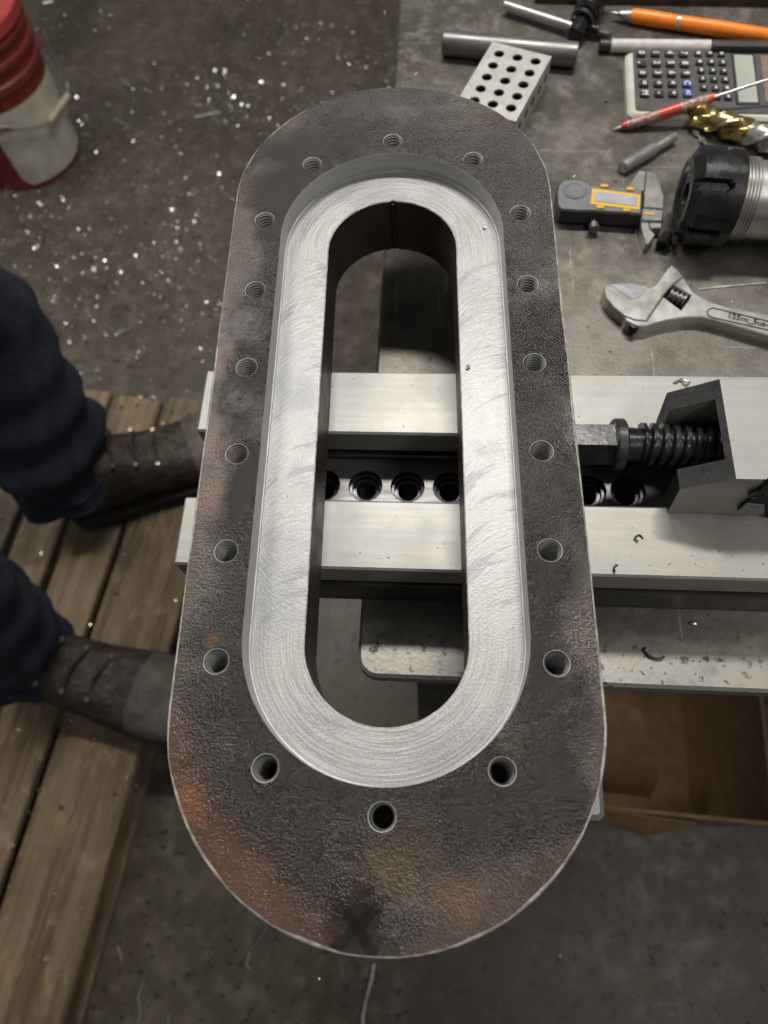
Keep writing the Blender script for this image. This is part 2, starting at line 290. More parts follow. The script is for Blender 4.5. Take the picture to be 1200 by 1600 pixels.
# ------------------------------------------------------------------ mesh helpers
MW = {}
def thing(name, label, cat, loc=(0, 0, 0), rotz=0., group=None):
    o = bpy.data.objects.new(name, None); COL.objects.link(o)
    o.empty_display_size = .02; o.location = loc; o.rotation_euler = (0, 0, rotz)
    MW[o] = Matrix.Translation(Vector(loc)) @ Matrix.Rotation(rotz, 4, 'Z')
    tag(o, label, cat, group); return o
def tag(o, label=None, cat=None, group=None, kind=None):
    for k, v in (('label', label), ('category', cat), ('group', group), ('kind', kind)):
        if v: o[k] = v
    return o
class MB:
    def __init__(s): s.v = []; s.f = []; s.mi = []; s.uv = None
    def add(s, vs, fs, mi=0):
        o = len(s.v); s.v += [Vector(x) for x in vs]; s.f += [tuple(i + o for i in f) for f in fs]; s.mi += [mi] * len(fs); return s
    def box(s, lo, hi, mi=0, M=None, bev=0):
        x0, y0, z0 = lo; x1, y1, z1 = hi
        if bev:
            return s.prism([(x0 + bev, y0), (x1 - bev, y0), (x1, y0 + bev), (x1, y1 - bev), (x1 - bev, y1), (x0 + bev, y1), (x0, y1 - bev), (x0, y0 + bev)], z0, z1, mi, M, bev)
        vs = [(x, y, z) for z in (z0, z1) for y in (y0, y1) for x in (x0, x1)]
        if M: vs = [M @ Vector(q) for q in vs]
        return s.add(vs, [(0, 2, 3, 1), (4, 5, 7, 6), (0, 1, 5, 4), (2, 6, 7, 3), (0, 4, 6, 2), (1, 3, 7, 5)], mi)
    def prism(s, pts, z0, z1, mi=0, M=None, bev=0, side=None, holes=(), top=None):
        """vertical prism over a 2-D outline, optional top bevel and through holes"""
        pts = [Vector((p[0], p[1])) for p in pts]
        if sum(pts[i].x * pts[(i + 1) % len(pts)].y - pts[(i + 1) % len(pts)].x * pts[i].y for i in range(len(pts))) < 0: pts.reverse()
        n = len(pts); side = mi if side is None else side; top = mi if top is None else top
        T = (lambda q: M @ Vector(q)) if M else Vector
        def inset(d):
            out = []
            for i in range(n):
                a, b, c = pts[i - 1], pts[i], pts[(i + 1) % n]
                e1 = (b - a); e2 = (c - b)
                n1 = Vector((-e1.y, e1.x)).normalized() if e1.length > 1e-9 else Vector((0, 0)); n2 = Vector((-e2.y, e2.x)).normalized() if e2.length > 1e-9 else n1
                k = n1 + n2; k = k / max(k.length_squared / 2, .35) if k.length > 1e-6 else n1
                out.append(b + k * d)
            return out
        rings = [(pts, z0), (pts, z1 - bev)] + ([(inset(bev), z1)] if bev else [])
        vs = [T((p.x, p.y, z)) for r, z in rings for p in r]
        fs = [(k * n + i, k * n + (i + 1) % n, (k + 1) * n + (i + 1) % n, (k + 1) * n + i) for k in range(len(rings) - 1) for i in range(n)]
        s.add(vs, fs, side)
        for z, r, flip in ((z1, rings[-1][0], False), (z0, pts, True)):
            loops = [[Vector((p.x, p.y, 0)) for p in r]] + [[Vector((p[0], p[1], 0)) for p in h] for h in holes]
            flat = [p for l in loops for p in l]
            tri = []
            for t in tessellate_polygon(loops):
                a, b, c = (flat[i] for i in t)
                ccw = (b - a).cross(c - a).z > 0
                tri.append(t if ccw != flip else t[::-1])
            s.add([T((p.x, p.y, z)) for p in flat], tri, top if not flip else side)
        for h in holes:
            m = len(h); s.add([T((p[0], p[1], z)) for z in (z0, z1) for p in h], [(i, m + i, m + (i + 1) % m, (i + 1) % m) for i in range(m)], side)
        return s
    def rings(s, rings, mi=0, cap=True, closed=True):
        n = len(rings[0]); vs = [p for r in rings for p in r]
        m = n if closed else n - 1
        fs = [(k * n + i, k * n + (i + 1) % n, (k + 1) * n + (i + 1) % n, (k + 1) * n + i) for k in range(len(rings) - 1) for i in range(m)]
        if cap: fs += [tuple(range(n))[::-1], tuple((len(rings) - 1) * n + i for i in range(n))]
        return s.add(vs, fs, mi)
    def lathe(s, A, B, prof, seg=32, mi=0, cap=True):
        """profile of (distance from A, radius) along the axis A->B"""
        A = Vector(A); d = (Vector(B) - A).normalized()
        u = d.orthogonal().normalized(); w = d.cross(u)
        return s.rings([[A + d * t + (u * math.cos(2 * math.pi * i / seg) + w * math.sin(2 * math.pi * i / seg)) * r for i in range(seg)] for t, r in prof], mi, cap)
    def tube(s, pts, r, seg=10, mi=0):
        pts = [Vector(p) for p in pts]; rr = r if isinstance(r, (list, tuple)) else [r] * len(pts)
        rings = []; up = None
        for i, p in enumerate(pts):
            d = (pts[min(i + 1, len(pts) - 1)] - pts[max(i - 1, 0)]).normalized()
            u = d.orthogonal().normalized() if up is None else (up - d * up.dot(d)).normalized()
            up = u; w = d.cross(u)
            rings.append([p + (u * math.cos(2 * math.pi * k / seg) + w * math.sin(2 * math.pi * k / seg)) * rr[i] for k in range(seg)])
        return s.rings(rings, mi)
    def build(s, name, mats, parent=None, smooth=None, local=False):
        me = bpy.data.meshes.new(name)
        vs = s.v
        if parent is not None and not local:
            I = MW[parent].inverted(); vs = [I @ v for v in vs]
        me.from_pydata([tuple(v) for v in vs], [], s.f)
        for m in (mats if isinstance(mats, (list, tuple)) else [mats]): me.materials.append(MAT[m])
        me.polygons.foreach_set('material_index', s.mi)
        if s.uv:
            l = me.uv_layers.new(name='UVMap')
            for lp in me.loops: l.data[lp.index].uv = s.uv[lp.vertex_index]
        me.update()
        if smooth is not None:
            me.polygons.foreach_set('use_smooth', [True] * len(me.polygons)); me.set_sharp_from_angle(angle=math.radians(smooth))
        o = bpy.data.objects.new(name, me); COL.objects.link(o)
        if parent is not None: o.parent = parent; MW[o] = MW[parent]
        else: MW[o] = Matrix()
        return o
def place(mesh_obj_data, name, parent, loc, rotz=0.):
    o = bpy.data.objects.new(name, mesh_obj_data); COL.objects.link(o); o.parent = parent
    o.location = loc; o.rotation_euler = (0, 0, rotz); MW[o] = MW[parent] @ Matrix.Translation(Vector(loc)) @ Matrix.Rotation(rotz, 4, 'Z'); return o
def circle(x, y, r, n=24, ph=0): return [(x + r * math.cos(2 * math.pi * i / n + ph), y + r * math.sin(2 * math.pi * i / n + ph)) for i in range(n)]
_gl = {}
def glyph(txt, size, name='legend'):
    if (txt, size) in _gl: return _gl[(txt, size)]
    c = bpy.data.curves.new(name, 'FONT'); c.body = txt; c.size = 1; c.offset = .035; c.align_x = 'CENTER'; c.align_y = 'CENTER'; c.resolution_u = 2
    o = bpy.data.objects.new(name, c); COL.objects.link(o)
    bpy.context.view_layer.update()
    me = bpy.data.meshes.new_from_object(o); bpy.data.objects.remove(o)
    me.name = name; me.transform(Matrix.Scale(size, 4)); me.materials.clear(); me.materials.append(MAT['legend']); _gl[(txt, size)] = me
    return me
def px(pts, z): return [tuple(at(u, v, z).xy) for u, v in pts]

# ================================================================== SETTING
mb = MB(); mb.add([(-6, -5, 0), (6, -5, 0), (6, 8, 0), (-6, 8, 0)], [(0, 1, 2, 3)])
tag(mb.build('floor', 'floor'), kind='structure')

# ================================================================== BENCH
AB = math.radians(-1.9)
c0 = at(557, 1056, TT)
bench = thing('steel_bench', 'steel workbench with scratched grey plate top and dark frame', 'workbench', (c0.x, c0.y, 0), AB)
out = []
for cx, cy, a0 in ((.012, .012, 180), (1.388, .012, 270), (1.388, .988, 0), (.012, .988, 90)):
    out += [(cx + .012 * math.cos(math.radians(a0 + k * 15)), cy + .012 * math.sin(math.radians(a0 + k * 15))) for k in range(7)]
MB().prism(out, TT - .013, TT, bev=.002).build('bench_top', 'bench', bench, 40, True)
lx = (at(648, 1066, TT - .03).x - c0.x)
for x, y in ((lx, .018), (1.28, .018), (lx, .92), (1.28, .92)):
    MB().box((x, y, 0), (x + .06, y + .06, TT - .0125), bev=.004).build('leg', 'leg_paint', bench, local=True)
for y in (.03, .935): MB().box((lx + .06, y, TT - .09), (1.28, y + .03, TT - .0128)).build('apron_rail', 'leg_paint', bench, local=True)
e = at(947, 1283, TT - .013)
I = MW[bench].inverted() @ e
MB().box((I.x - .04, I.y, TT - .053), (I.x, .5, TT - .0127), bev=.003).build('support_arm', 'grey_tube', bench, local=True)

# ================================================================== VISE
AV = math.radians(-1.75)
vise = thing('machine_vise', 'long ground steel machine vise bed lying under the slotted plate', 'vise', (0, 0, TT), AV)
VI = MW[vise].inverted()
def vl(u, v, z): return VI @ at(u, v, z)
XL, XR = -.1172, .42
H = RT - TT
def rail(y0, y1, xl=XL):
    b = .0012
    m = MB(); pr = [(y0, H - .020), (y1, H - .020), (y1, H - b), (y1 - b, H), (y0 + b, H), (y0, H - b)]
    m.rings([[Vector((x, y, z)) for y, z in q] for x, q in ((xl, [(min(max(y, y0 + b), y1 - b), min(z, H - b)) for y, z in pr]), (xl + b, pr), (XR, pr))])
    return m
rail(.0148, .0578).build('rail', 'rail', vise, None, True)
rail(-.0687, -.0280).build('rail', 'rail', vise, None, True)
for y0, y1 in ((.0195, .0535), (-.0645, -.0325)):
    MB().box((XL + .006, y0, H - .030), (XR, y1, H - .0198)).build('rail_web', 'groove', vise, None, True)
m = MB(); m.box((XL + .004, -.0687, 0), (XR, -.0335, H - .0285), bev=.001); m.box((XL + .004, .0150, 0), (XR, .0578, H - .0285), bev=.001)
m.box((XL + .006, -.034, 0), (XR, .0155, .006))
m.build('bed', 'dark_steel', vise, None, True)
# far inner wall: strip bars under the far rail
MB().box((XL + .008, .0150, H - .0195), (XR, .0205, H - .0110), bev=.0006).build('wall_strip', 'bar_grey', vise, None, True)
# perforated bar between the rails
ZB = .032
ctr = [vl(u_, 760, RT - ZB) for u_ in (439, 505, 571, 637, 703, 769, 835)] + [vl(u_, 765, RT - ZB) for u_ in (920, 981)]
yb = sum(c.y for c in ctr[1:5]) / 4
hr = .0105
MB().prism([(XL + .008, -.0345), (XR, -.0345), (XR, .0146), (XL + .008, .0146)], H - ZB - .006, H - ZB, holes=[circle(c.x, yb, hr, 28) for c in ctr]).build('perforated_bar', 'bar_grey', vise, None, True)
cb = MB().lathe((0, 0, 0), (0, 0, -1), [(.0004, hr - .0002), (.004, hr - .0006), (.0042, hr - .002), (.007, hr - .0024), (.0072, .0062), (.018, .0060), (.018, .0001)], 28, cap=False).build('counterbore', 'black_oxide', vise, 35, True)
cb.location = (ctr[0].x, yb, H - ZB)
for c in ctr[1:]: place(cb.data, 'counterbore', vise, (c.x, yb, H - ZB))
# movable jaw
HJ = .043
yn, yf = -.0318, .0257
N = MW[vise].to_3x3() @ Vector((0, 1, 0))
def jaw_px(u, v):
    q = VI @ at_plane(u, v, MW[vise] @ Vector((0, yn, 0)), N); return q.x, q.z
xt = vl(1150, 745, RT + HJ).x
crx, crz = jaw_px(1062, 765); btx, btz = jaw_px(1040, 805)
jaw = thing('vise_jaw', 'movable vise jaw with black hollow sloping nose and bright ground top', 'vise jaw', MW[vise] @ Vector((xt, 0, H)), AV)
JI = MW[jaw].inverted() @ MW[vise]
prof = [(xt, H + HJ), (crx, max(crz, H + .012)), (btx, H + .0004), (XR - .03, H + .0004), (XR - .03, H + HJ)]
def slab(m, y0, y1, pr, mats):
    n = len(pr); vs = [Vector((x, y, z)) for y in (y0, y1) for x, z in pr]
    for i in range(n): m.add([vs[i], vs[(i + 1) % n], vs[n + (i + 1) % n], vs[n + i]], [(0, 1, 2, 3)], mats[i])
    m.add(vs[:n], [tuple(range(n))], mats[n]); m.add(vs[n:], [tuple(range(n))[::-1]], mats[n])
xi = xt + .075
nose = MB()
slab(nose, yn, yn + .0115, prof, [1, 1, 1, 0, 0, 2]); slab(nose, yf - .0110, yf, prof, [1, 1, 1, 0, 0, 2])
def on_slope(z): 
    k = (H + HJ - z) / (H + HJ - prof[1][1]); return xt + (crx - xt) * k
z5 = H + HJ - .0018
slab(nose, yn + .0115, yf - .0110, [(xt, H + HJ), (on_slope(z5), z5), (xi, z5 - .004), (xi, H + .0004), (XR - .03, H + .0004), (XR - .03, H + HJ)], [1, 1, 1, 0, 0, 0, 1])
nose.v = [MW[vise] @ v for v in nose.v]
nose.build('jaw_block', ['rail', 'black_cast', 'jaw_side'], jaw)
# set-screw pocket on the near side of the jaw
pk = MB(); q = [jaw_px(*k) for k in ((1200, 745), (1189, 757), (1168, 778), (1151, 793), (1194, 794), (1196, 806), (1215, 806), (1215, 745))]
pk.rings([[MW[vise] @ Vector((x, yn - .0004, z)) for x, z in q], [MW[vise] @ Vector((x + .001, yn - .0016, z)) for x, z in q]])
pk.build('side_pocket', 'black_cast', jaw)
q2 = [jaw_px(*k) for k in ((1166, 781), (1151, 793), (1193, 794), (1193, 784))]
pk = MB(); pk.rings([[MW[vise] @ Vector((x, yn - .0014, z)) for x, z in q2], [MW[vise] @ Vector((x, yn - .0024, z)) for x, z in q2]]); pk.build('pocket_floor', 'grey_tube', jaw)
x_, z_ = jaw_px(1182, 768)
pr_ = MB(); c3 = MW[vise] @ Vector((x_, yn - .001, z_)); pr_.lathe(c3, c3 - N, [(0, .0042), (.0009, .0042), (.0010, .0040), (.0010, .0036), (.0004, .0035), (.0004, .0001)], 24, cap=False)
pr_.build('set_screw', 'dark_steel', jaw, 30)
# screw
ZS = RT + .0125
sA = at(906, 694, ZS); sB = at(1100, 700, ZS)
ax = MW[vise] @ Vector((1, 0, 0)) - MW[vise] @ Vector((0, 0, 0)); ax.z = 0; ax.normalize()
ysc = (VI @ sA).y; 
def sp(u): 
    q = vl(u, 696, ZS); return MW[vise] @ Vector((q.x, ysc, ZS - TT))
screw = thing('jack_screw', 'black oily jack screw with hex end and coarse thread entering the jaw', 'screw', tuple(sp(960)))
x0 = sp(905); x0 = Vector((.0926, x0.y + (0.0926 - x0.x) * ax.y / ax.x, ZS))
hx = sp(957); L = (hx - x0).length
hexm = MB(); rh = .0126
d = ax; w_ = d.cross(Vector((0, 0, 1))).normalized(); u_ = Vector((0, 0, 1))
hexr = lambda p, r: [p + (u_ * math.cos(math.pi / 3 * (k + .5)) + w_ * math.sin(math.pi / 3 * (k + .5))) * r for k in range(6)]
hexm.rings([hexr(x0, rh), hexr(hx, rh)]); hexm.build('hex_end', 'black_oxide', screw)
MB().lathe(hx - d * .0004, hx + d, [(0, .0135), (.0012, .0144), (.0052, .0144), (.0062, .0135)], 40).build('collar', 'dark_steel', screw, 35)
s0 = hx + d * .0055; n0 = sp(1004) - s0
prf = [(0, .0096), (n0.length * .5, .0096), (n0.length * .5 + .0002, .0093), (n0.length, .0093)]
MB().lathe(s0, s0 + d, prf, 36).build('neck', 'black_oxide', screw, 35)
t0 = sp(1000); pitch = .0057; LT = .075; mthr = MB(); seg = 36; ringsl = []
nst = int(LT / pitch * 10)
for i in range(nst + 1):
    r_ = []
    for k in range(seg):
        ph = (i / 10 + k / seg) % 1.0
        tri = abs(ph - .5) * 2
        rr = .0092 + .0030 * min(1, max(0, (tri - .32) / .16))
        a = 2 * math.pi * k / seg
        r_.append(t0 + d * (i / 10 * pitch) + (u_ * math.cos(a) + w_ * math.sin(a)) * rr)
    ringsl.append(r_)
mthr.rings(ringsl); mthr.build('thread', 'black_oxide', screw, 40)

# ================================================================== BIG PLATE
def stad(Wd, Ld, Ed, n=40, ns=10, z=0., jit=0.):
    pts = []
    for k in range(n): a = math.pi * k / n; pts.append((Wd * math.cos(a), Ld + Ed * math.sin(a)))
    for k in range(ns): pts.append((-Wd, Ld - 2 * Ld * k / ns))
    for k in range(n): a = math.pi + math.pi * k / n; pts.append((Wd * math.cos(a), -Ld + Ed * math.sin(a)))
    for k in range(ns): pts.append((Wd, -Ld + 2 * Ld * k / ns))
    return [Vector((x, y, z)) for x, y in pts]
Po = lambda g=0., z=0.: stad(.09285 + g, .1477, .0916 + g, z=z)
Pr = lambda g=0., z=0.: stad(.0632 + g, .1157, .0636 + g, z=z)
def Ps(g=0., z=0.):
    q = stad(.0376 + g, .1172, .0374 + g, z=z); q[20].y += .0011; return q     # little flame-cut notch at the far end
TH, DP = PT - RT, .0132
plate = thing('slotted_plate', 'thick rusty oblong steel plate with milled recess and ring of threaded holes', 'steel plate', (0, 0, PT))
s_ = UNIT * .6869
hpos = [(0, UNIT * 2.5397), (0, -UNIT * 2.5397)]
for sx in (-1, 1):
    hpos += [(sx * UNIT, k * s_) for k in (1.5, .5, -.5, -1.5)]
    hpos += [(sx * .9863 * UNIT, sy * 1.7185 * UNIT) for sy in (1, -1)] + [(sx * .6473 * UNIT, sy * 2.3034 * UNIT) for sy in (1, -1)]
HR = .0058
mp = MB()
rimw = [(.0006 + .0011 * max(0, noise.noise((p.x * 60, p.y * 60, 3)) + .45 - (p.y * 1.2))) for p in Po()]
rimw = [max(.0003, min(w, .0021)) for w in rimw]
inner = []
O = Po(); n = len(O)
nrm = []
for i in range(n):
    e_ = O[(i + 1) % n] - O[i - 1]; nrm.append(Vector((-e_.y, e_.x, 0)).normalized())
Oin = [O[i] + nrm[i] * rimw[i] for i in range(n)]
Rt = Pr(.0004)
loops = [Oin, Rt] + [[Vector((x, y, 0)) for x, y in circle(hx_, hy_, HR, 24)] for hx_, hy_ in hpos]
flat = [p for l in loops for p in l]
tris = []
for t in tessellate_polygon(loops):
    a, b, c = (flat[i] for i in t); tris.append(t if (b - a).cross(c - a).z > 0 else t[::-1])
mp.add(flat, tris)
mp.rings([Po(-.001, -TH), Po(0, -TH + .001), Po(0, -.0014)], cap=False)
bot = [Po(-.001, -TH), Ps(0, -TH)]
flat = [p for l in bot for p in l]
tr = []
for t in tessellate_polygon(bot):
    a, b, c = (flat[i] for i in t); tr.append(t if (b - a).cross(c - a).z < 0 else t[::-1])
mp.add(flat, tr)
mp.build('plate_body', 'cast', plate, local=True, smooth=30)
rm = MB(); rm.rings([[p + Vector((0, 0, -.0014)) for p in O], [O[i] + nrm[i] * rimw[i] * .35 + Vector((0, 0, -.0004)) for i in range(n)], Oin], cap=False); rm.build('worn_rim', 'rim', plate, local=True, smooth=60)
# recess: wall, little step, floor
rw = MB(); rw.rings([Pr(.0004), Pr(0, -.0006), Pr(0, -DP + .0010), Pr(-.0006, -DP + .0008), Pr(-.0008, -DP)][::-1], cap=False)
rw.build('recess_wall', 'recess_wall', plate, local=True, smooth=35)
fl = MB(); A_ = Pr(-.0008, -DP); B_ = Ps(.0005, -DP); C_ = Ps(0, -DP - .0005)
nr = 6; rr_ = []
fuv = []; arc = [0.]
for i in range(1, len(A_)): arc.append(arc[-1] + ((A_[i] + B_[i]) / 2 - (A_[i - 1] + B_[i - 1]) / 2).length)
for k in range(nr + 1):
    r_ = [A_[i].lerp(B_[i], k / nr) for i in range(len(A_))]; r_.append(r_[0].copy()); rr_.append(r_)
    fuv += [(a, .027 * k / nr) for a in arc] + [(arc[-1] + (A_[0] - A_[-1]).length * .8, .027 * k / nr)]
fl.rings(rr_[::-1], cap=False, closed=False); fl.uv = fuv[::-1] and [fuv[(nr - k) * len(r_) + i] for k in range(nr + 1) for i in range(len(r_))]
fl.build('recess_floor', 'milled', plate, local=True)
sw = MB(); sw.rings([B_, C_], mi=1, cap=False)
ww = []
for k in range(9):
    z = -DP - .0005 - (TH - DP - .0005) * k / 8
    ww.append([Vector((p.x * (1 + .012 * noise.noise((p.x * 90, p.y * 90, z * 40)) * (k > 0)), p.y, z)) for p in Ps()])
sw.rings(ww, cap=False)
sw.build('slot_wall', ['slot_wall', 'rim'], plate, local=True, smooth=40)
MB().tube([(0, .1543, -DP - .002), (0, .1544, -DP - .02), (0, .1544, -TH + .001)], .0007, 6).build('cut_seam', 'slot_wall', plate, local=True)
# threaded holes (one shared mesh)
th = MB(); pf = [(0., HR), (.00035, .0055)]; z = .0005
while z < .030:
    pf += [(z, .0054), (z + .0004, .0047), (z + .0014, .0047), (z + .0018, .0054)]; z += .0021
pf += [(.034, .0047)]
nr_ = 24
th.v = []; th.rings([[Vector((r * math.cos(2 * math.pi * i / nr_), r * math.sin(2 * math.pi * i / nr_), -t)) for i in range(nr_)] for t, r in pf][::-1], 0, False)
th.add([Vector((.0049 * math.cos(2 * math.pi * i / nr_), .0049 * math.sin(2 * math.pi * i / nr_), -.0338)) for i in range(nr_)], [tuple(range(nr_))], 1)
nseg = len(pf) - 1
for fi in range(nseg * nr_):
    k = nseg - 1 - fi // nr_
    if k > 0 and (k - 1) % 4 in (1, 3, 0): th.mi[fi] = 2 if (k - 1) % 4 != 3 else 0  # thread roots and one flank painted dark: groove shade put into the colour
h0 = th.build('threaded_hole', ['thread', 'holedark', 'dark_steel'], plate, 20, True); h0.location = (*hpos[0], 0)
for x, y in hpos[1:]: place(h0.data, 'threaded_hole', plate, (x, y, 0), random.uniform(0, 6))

# ================================================================== TOOLS ON THE BENCH
def lay(u0, v0, u1, v1, z): return at(u0, v0, z), at(u1, v1, z)
# round bar
A, B = lay(692, 67, 902, 86, TT + .0098); L = (B - A).length
rb = thing('round_bar', 'plain grey steel round bar lying behind the drilled block', 'steel bar', (*A.xy, TT))
MB().lathe(A, B, [(0, .0085), (.001, .0097), (L - .001, .0097), (L, .0085)], 40).build('bar_body', 'steel_dull', rb, 35)
# 1-2-3 block
zb = TT + .0254
Bq, Cq, Aq = at(862, 88, zb), at(806, 190, zb), at(768, 68, zb)
ey = (Cq - Bq); Ly = ey.length; ey.normalize(); ex = (Aq - Bq); ex = (ex - ey * ex.dot(ey)); Lx = ex.length; ex.normalize()
bl = thing('setup_block', 'drilled steel setup block with rows of round holes in its top', 'setup block', (*Bq.xy, TT))
loc = lambda a, b: (Bq + ex * a + ey * b).xy
hs = []; HB = .0043
for i in range(5):
    for j in range(3):
        q = at(837 - 28.5 * j - 9.6 * i, 96 - 6 * j + 18.2 * i, zb); hs.append((q.x, q.y))
MB().prism([loc(0, 0), loc(Lx, 0), loc(Lx, Ly), loc(0, Ly)], TT, zb, bev=.0008, holes=[]).v
m = MB(); m.prism([loc(0, 0), loc(Lx, 0), loc(Lx, Ly), loc(0, Ly)], TT, zb, holes=[circle(x, y, HB, 18) for x, y in hs])
m.build('block_body', 'block', bl)
sh = MB().lathe((0, 0, 0), (0, 0, -1), [(.0012, HB * .99), (.0016, HB * .90), (.0250, HB * .90), (.0250, .0001)], 18, cap=False).build('dark_hole_liner', 'groove', bl, 30, True)  # black liner: the shade inside the drilled holes put into colour
sh.location = (hs[0][0] - Bq.x, hs[0][1] - Bq.y, zb - TT)
for x, y in hs[1:]: place(sh.data, 'dark_hole_liner', bl, (x - Bq.x, y - Bq.y, zb - TT))
fx = MB()   # holes in the visible long side
for k in range(5):
    q = Bq + ey * (Ly * (k + .6) / 5.4) + Vector((0, 0, -.0125)); fx.lathe(q + ex * .0002, q - ex, [(0, .0034), (.0004, .0034)], 18)
fx.build('side_hole', 'groove', bl)
# clamp with rod
cl = thing('rod_clamp', 'thin steel rod in a black clamp with flat thumb screw', 'rod clamp', (*at(905, 55, TT).xy, TT))
A, B = lay(788, 8, 893, 42, TT + .007)
MB().lathe(A, B, [(0, .0035), (.0006, .0042), ((B - A).length, .0042)], 24).build('rod', 'steel', cl, 35)
A, B = at(897, 57, TT + .008), at(916, 24, TT + .012)
MB().lathe(A, B, [(0, .0064), (.0008, .0075), ((B - A).length, .0075)], 28).build('clamp_barrel', 'black_oxide', cl, 35)
A, B = at(911, 30, TT + .012), at(926, 34, TT + .012)
MB().lathe(at(908, 34, TT + .0115), at(913, 26, TT + .0125), [(0, .0105), (.0035, .0105), (.0035, .0085), (0, .0085), (0, .0105)], 28, cap=False).build('clamp_ring', 'dark_steel', cl, 35)
A, B = at(914, 24, TT + .014), at(940, -25, TT + .02)
MB().lathe(A, B, [(0, .009), (.003, .0115), (.016, .0125), (.018, .011), ((B - A).length, .011)], 28).build('clamp_head', 'black_oxide', cl, 35)
A = at(928, 44, TT + .008); B = at(957, 51, TT + .005)
dd = (B - A); LL = dd.length; dd.normalize(); w = Vector((0, 0, 1)).cross(dd)
o_ = [A + dd * (LL * .5 * (1 - math.cos(a)) ) + w * (.0052 * math.sin(a)) for a in [2 * math.pi * k / 20 for k in range(20)]]
o_ = [p for p in o_]
MB().rings([[p - Vector((0, 0, .002)) for p in o_], [p + Vector((0, 0, .0012)) for p in o_], [p.lerp((A + B) / 2, .15) + Vector((0, 0, .002)) for p in o_]]).build('thumb_screw', 'steel_dull', cl, 35)
MB().lathe(at(915, 40, TT + .009), at(931, 46, TT + .008), [(0, .003), (.009, .003), (.0095, .0042), (.012, .0042)], 18).build('screw_shank', 'black_oxide', cl, 35)
# orange pen
A, B = lay(957, 20, 1235, 62, TT + .0062); L = (B - A).length
pen = thing('ballpoint_pen', 'orange plastic ballpoint pen with silver tip and middle band', 'pen', (*A.xy, TT))
k = L / 278
MB().lathe(A, B, [(0, .0011), (8 * k, .0013), (10 * k, .0022), (30 * k, .0050)], 24).build('tip', 'chrome', pen, 30)
MB().lathe(A, B, [(30 * k, .0050), (36 * k, .0058), (60 * k, .0061), (102 * k, .0058)], 28).build('grip', 'orange', pen, 30)
MB().lathe(A, B, [(101.6 * k, .0055), (102 * k, .0060), (107 * k, .0060), (107.4 * k, .0055)], 28).build('band', 'chrome', pen, 30)
MB().lathe(A, B, [(107 * k, .0058), (170 * k, .0062), (262 * k, .0056), (277 * k, .0045)], 28).build('barrel', 'orange', pen, 30)
# marker
A, B = lay(936, 71, 1240, 75, TT + .0052); L = (B - A).length; k = L / 304
mk = thing('marker_pen', 'slim grey white marker pen with black end behind the calculator', 'marker', (*A.xy, TT))
MB().lathe(A, B, [(0, .0042), (.0006, .0048), (18 * k, .0048), (18.3 * k, .0046)], 24).build('end_plug', 'black_plastic', mk, 30)
MB().lathe(A, B, [(18.3 * k, .0046), (19 * k, .0052), (174 * k, .0052), (174.5 * k, .0048)], 24).build('barrel', 'white_plastic', mk, 30)
MB().lathe(A, B, [(174.5 * k, .0048), (175 * k, .0054), (300 * k, .0054), (304 * k, .004)], 24).build('cap', 'black_plastic', mk, 30)
a_, b_ = lay(1118, 72, 1225, 73.5, TT + .0112)
MB().tube([a_, b_], .0012, 8).build('clip', 'black_plastic', mk, 30)
# calculator
zc = TT + .0100
P0 = at(982, 178, zc); P1 = at(1200, 184, zc); ex = (P1 - P0).normalized(); ey = Vector((-ex.y, ex.x, 0)); 
wd = abs((at(975, 78, zc) - P0).dot(ey))
ca = thing('calculator', 'ivory pocket calculator with dark key face and two blue keys', 'calculator', (P0.x, P0.y, TT), math.atan2(ex.y, ex.x))
CI = MW[ca].inverted()
LC = .135
def rrect(x0, y0, x1, y1, r, n=5):
    o = []
    for cx, cy, a0 in ((x0 + r, y0 + r, 180), (x1 - r, y0 + r, 270), (x1 - r, y1 - r, 0), (x0 + r, y1 - r, 90)):
        o += [(cx + r * math.cos(math.radians(a0 + 90 * k / n)), cy + r * math.sin(math.radians(a0 + 90 * k / n))) for k in range(n + 1)]
    return o
hc = zc - TT
MB().prism(rrect(0, 0, LC, wd, .006), .0, hc - .001, bev=.002).build('case', 'calc_body', ca, 40, True)
MB().prism(rrect(.006, .005, LC - .004, wd - .001, .003), hc - .004, hc, bev=.0005).build('face_panel', 'calc_face', ca, 40, True)
def cpx(u, v, z=zc): return CI @ at(u, v, z)
keyL = MB().prism(rrect(-.0036, -.0029, .0036, .0029, .0007, 3), -.001, .0028, bev=.0006)
kb = keyL.build('key', 'key', ca, 40, True); kblue = kb.data.copy(); kblue.materials.clear(); kblue.materials.append(MAT['key_blue'])
kS = MB().prism(rrect(-.0029, -.0023, .0029, .0023, .0006, 3), -.001, .0024, bev=.0005).build('key', 'key', ca, 40, True)
leg4 = [['0', '.', '±', '=', 'M'], ['1', '2', '3', '+', '-'], ['4', '5', '6', '×', '÷'], ['7', '8', '9', 'C', 'AC']]
c4 = [((1000.7, 86.7), (1006.5, 149.5)), ((1023, 86.7), (1029, 149.5)), ((1045, 86.7), (1051, 149.5)), ((1066.8, 87.5), (1073.5, 149.5))]
first = True
for ci, ((ua, va), (ub, vb)) in enumerate(c4):
    for r in range(5):
        q = cpx(ua + (ub - ua) * r / 4, va + (vb - va) * r / 4)
        blue = ci == 3 and r >= 3
        if first and not blue: o = kb; o.location = (q.x, q.y, hc); first = False; MW[o] = MW[ca] @ Matrix.Translation(o.location)
        else: o = place(kblue if blue else kb.data, 'key', ca, (q.x, q.y, hc))
        if blue: o['label'] = 'blue key'
        g = place(glyph(leg4[ci][r], (.0072 if leg4[ci][r] != '.' else .011) if len(leg4[ci][r]) == 1 else .0046), 'legend', o, (0, 0, .00285), -math.pi / 2)
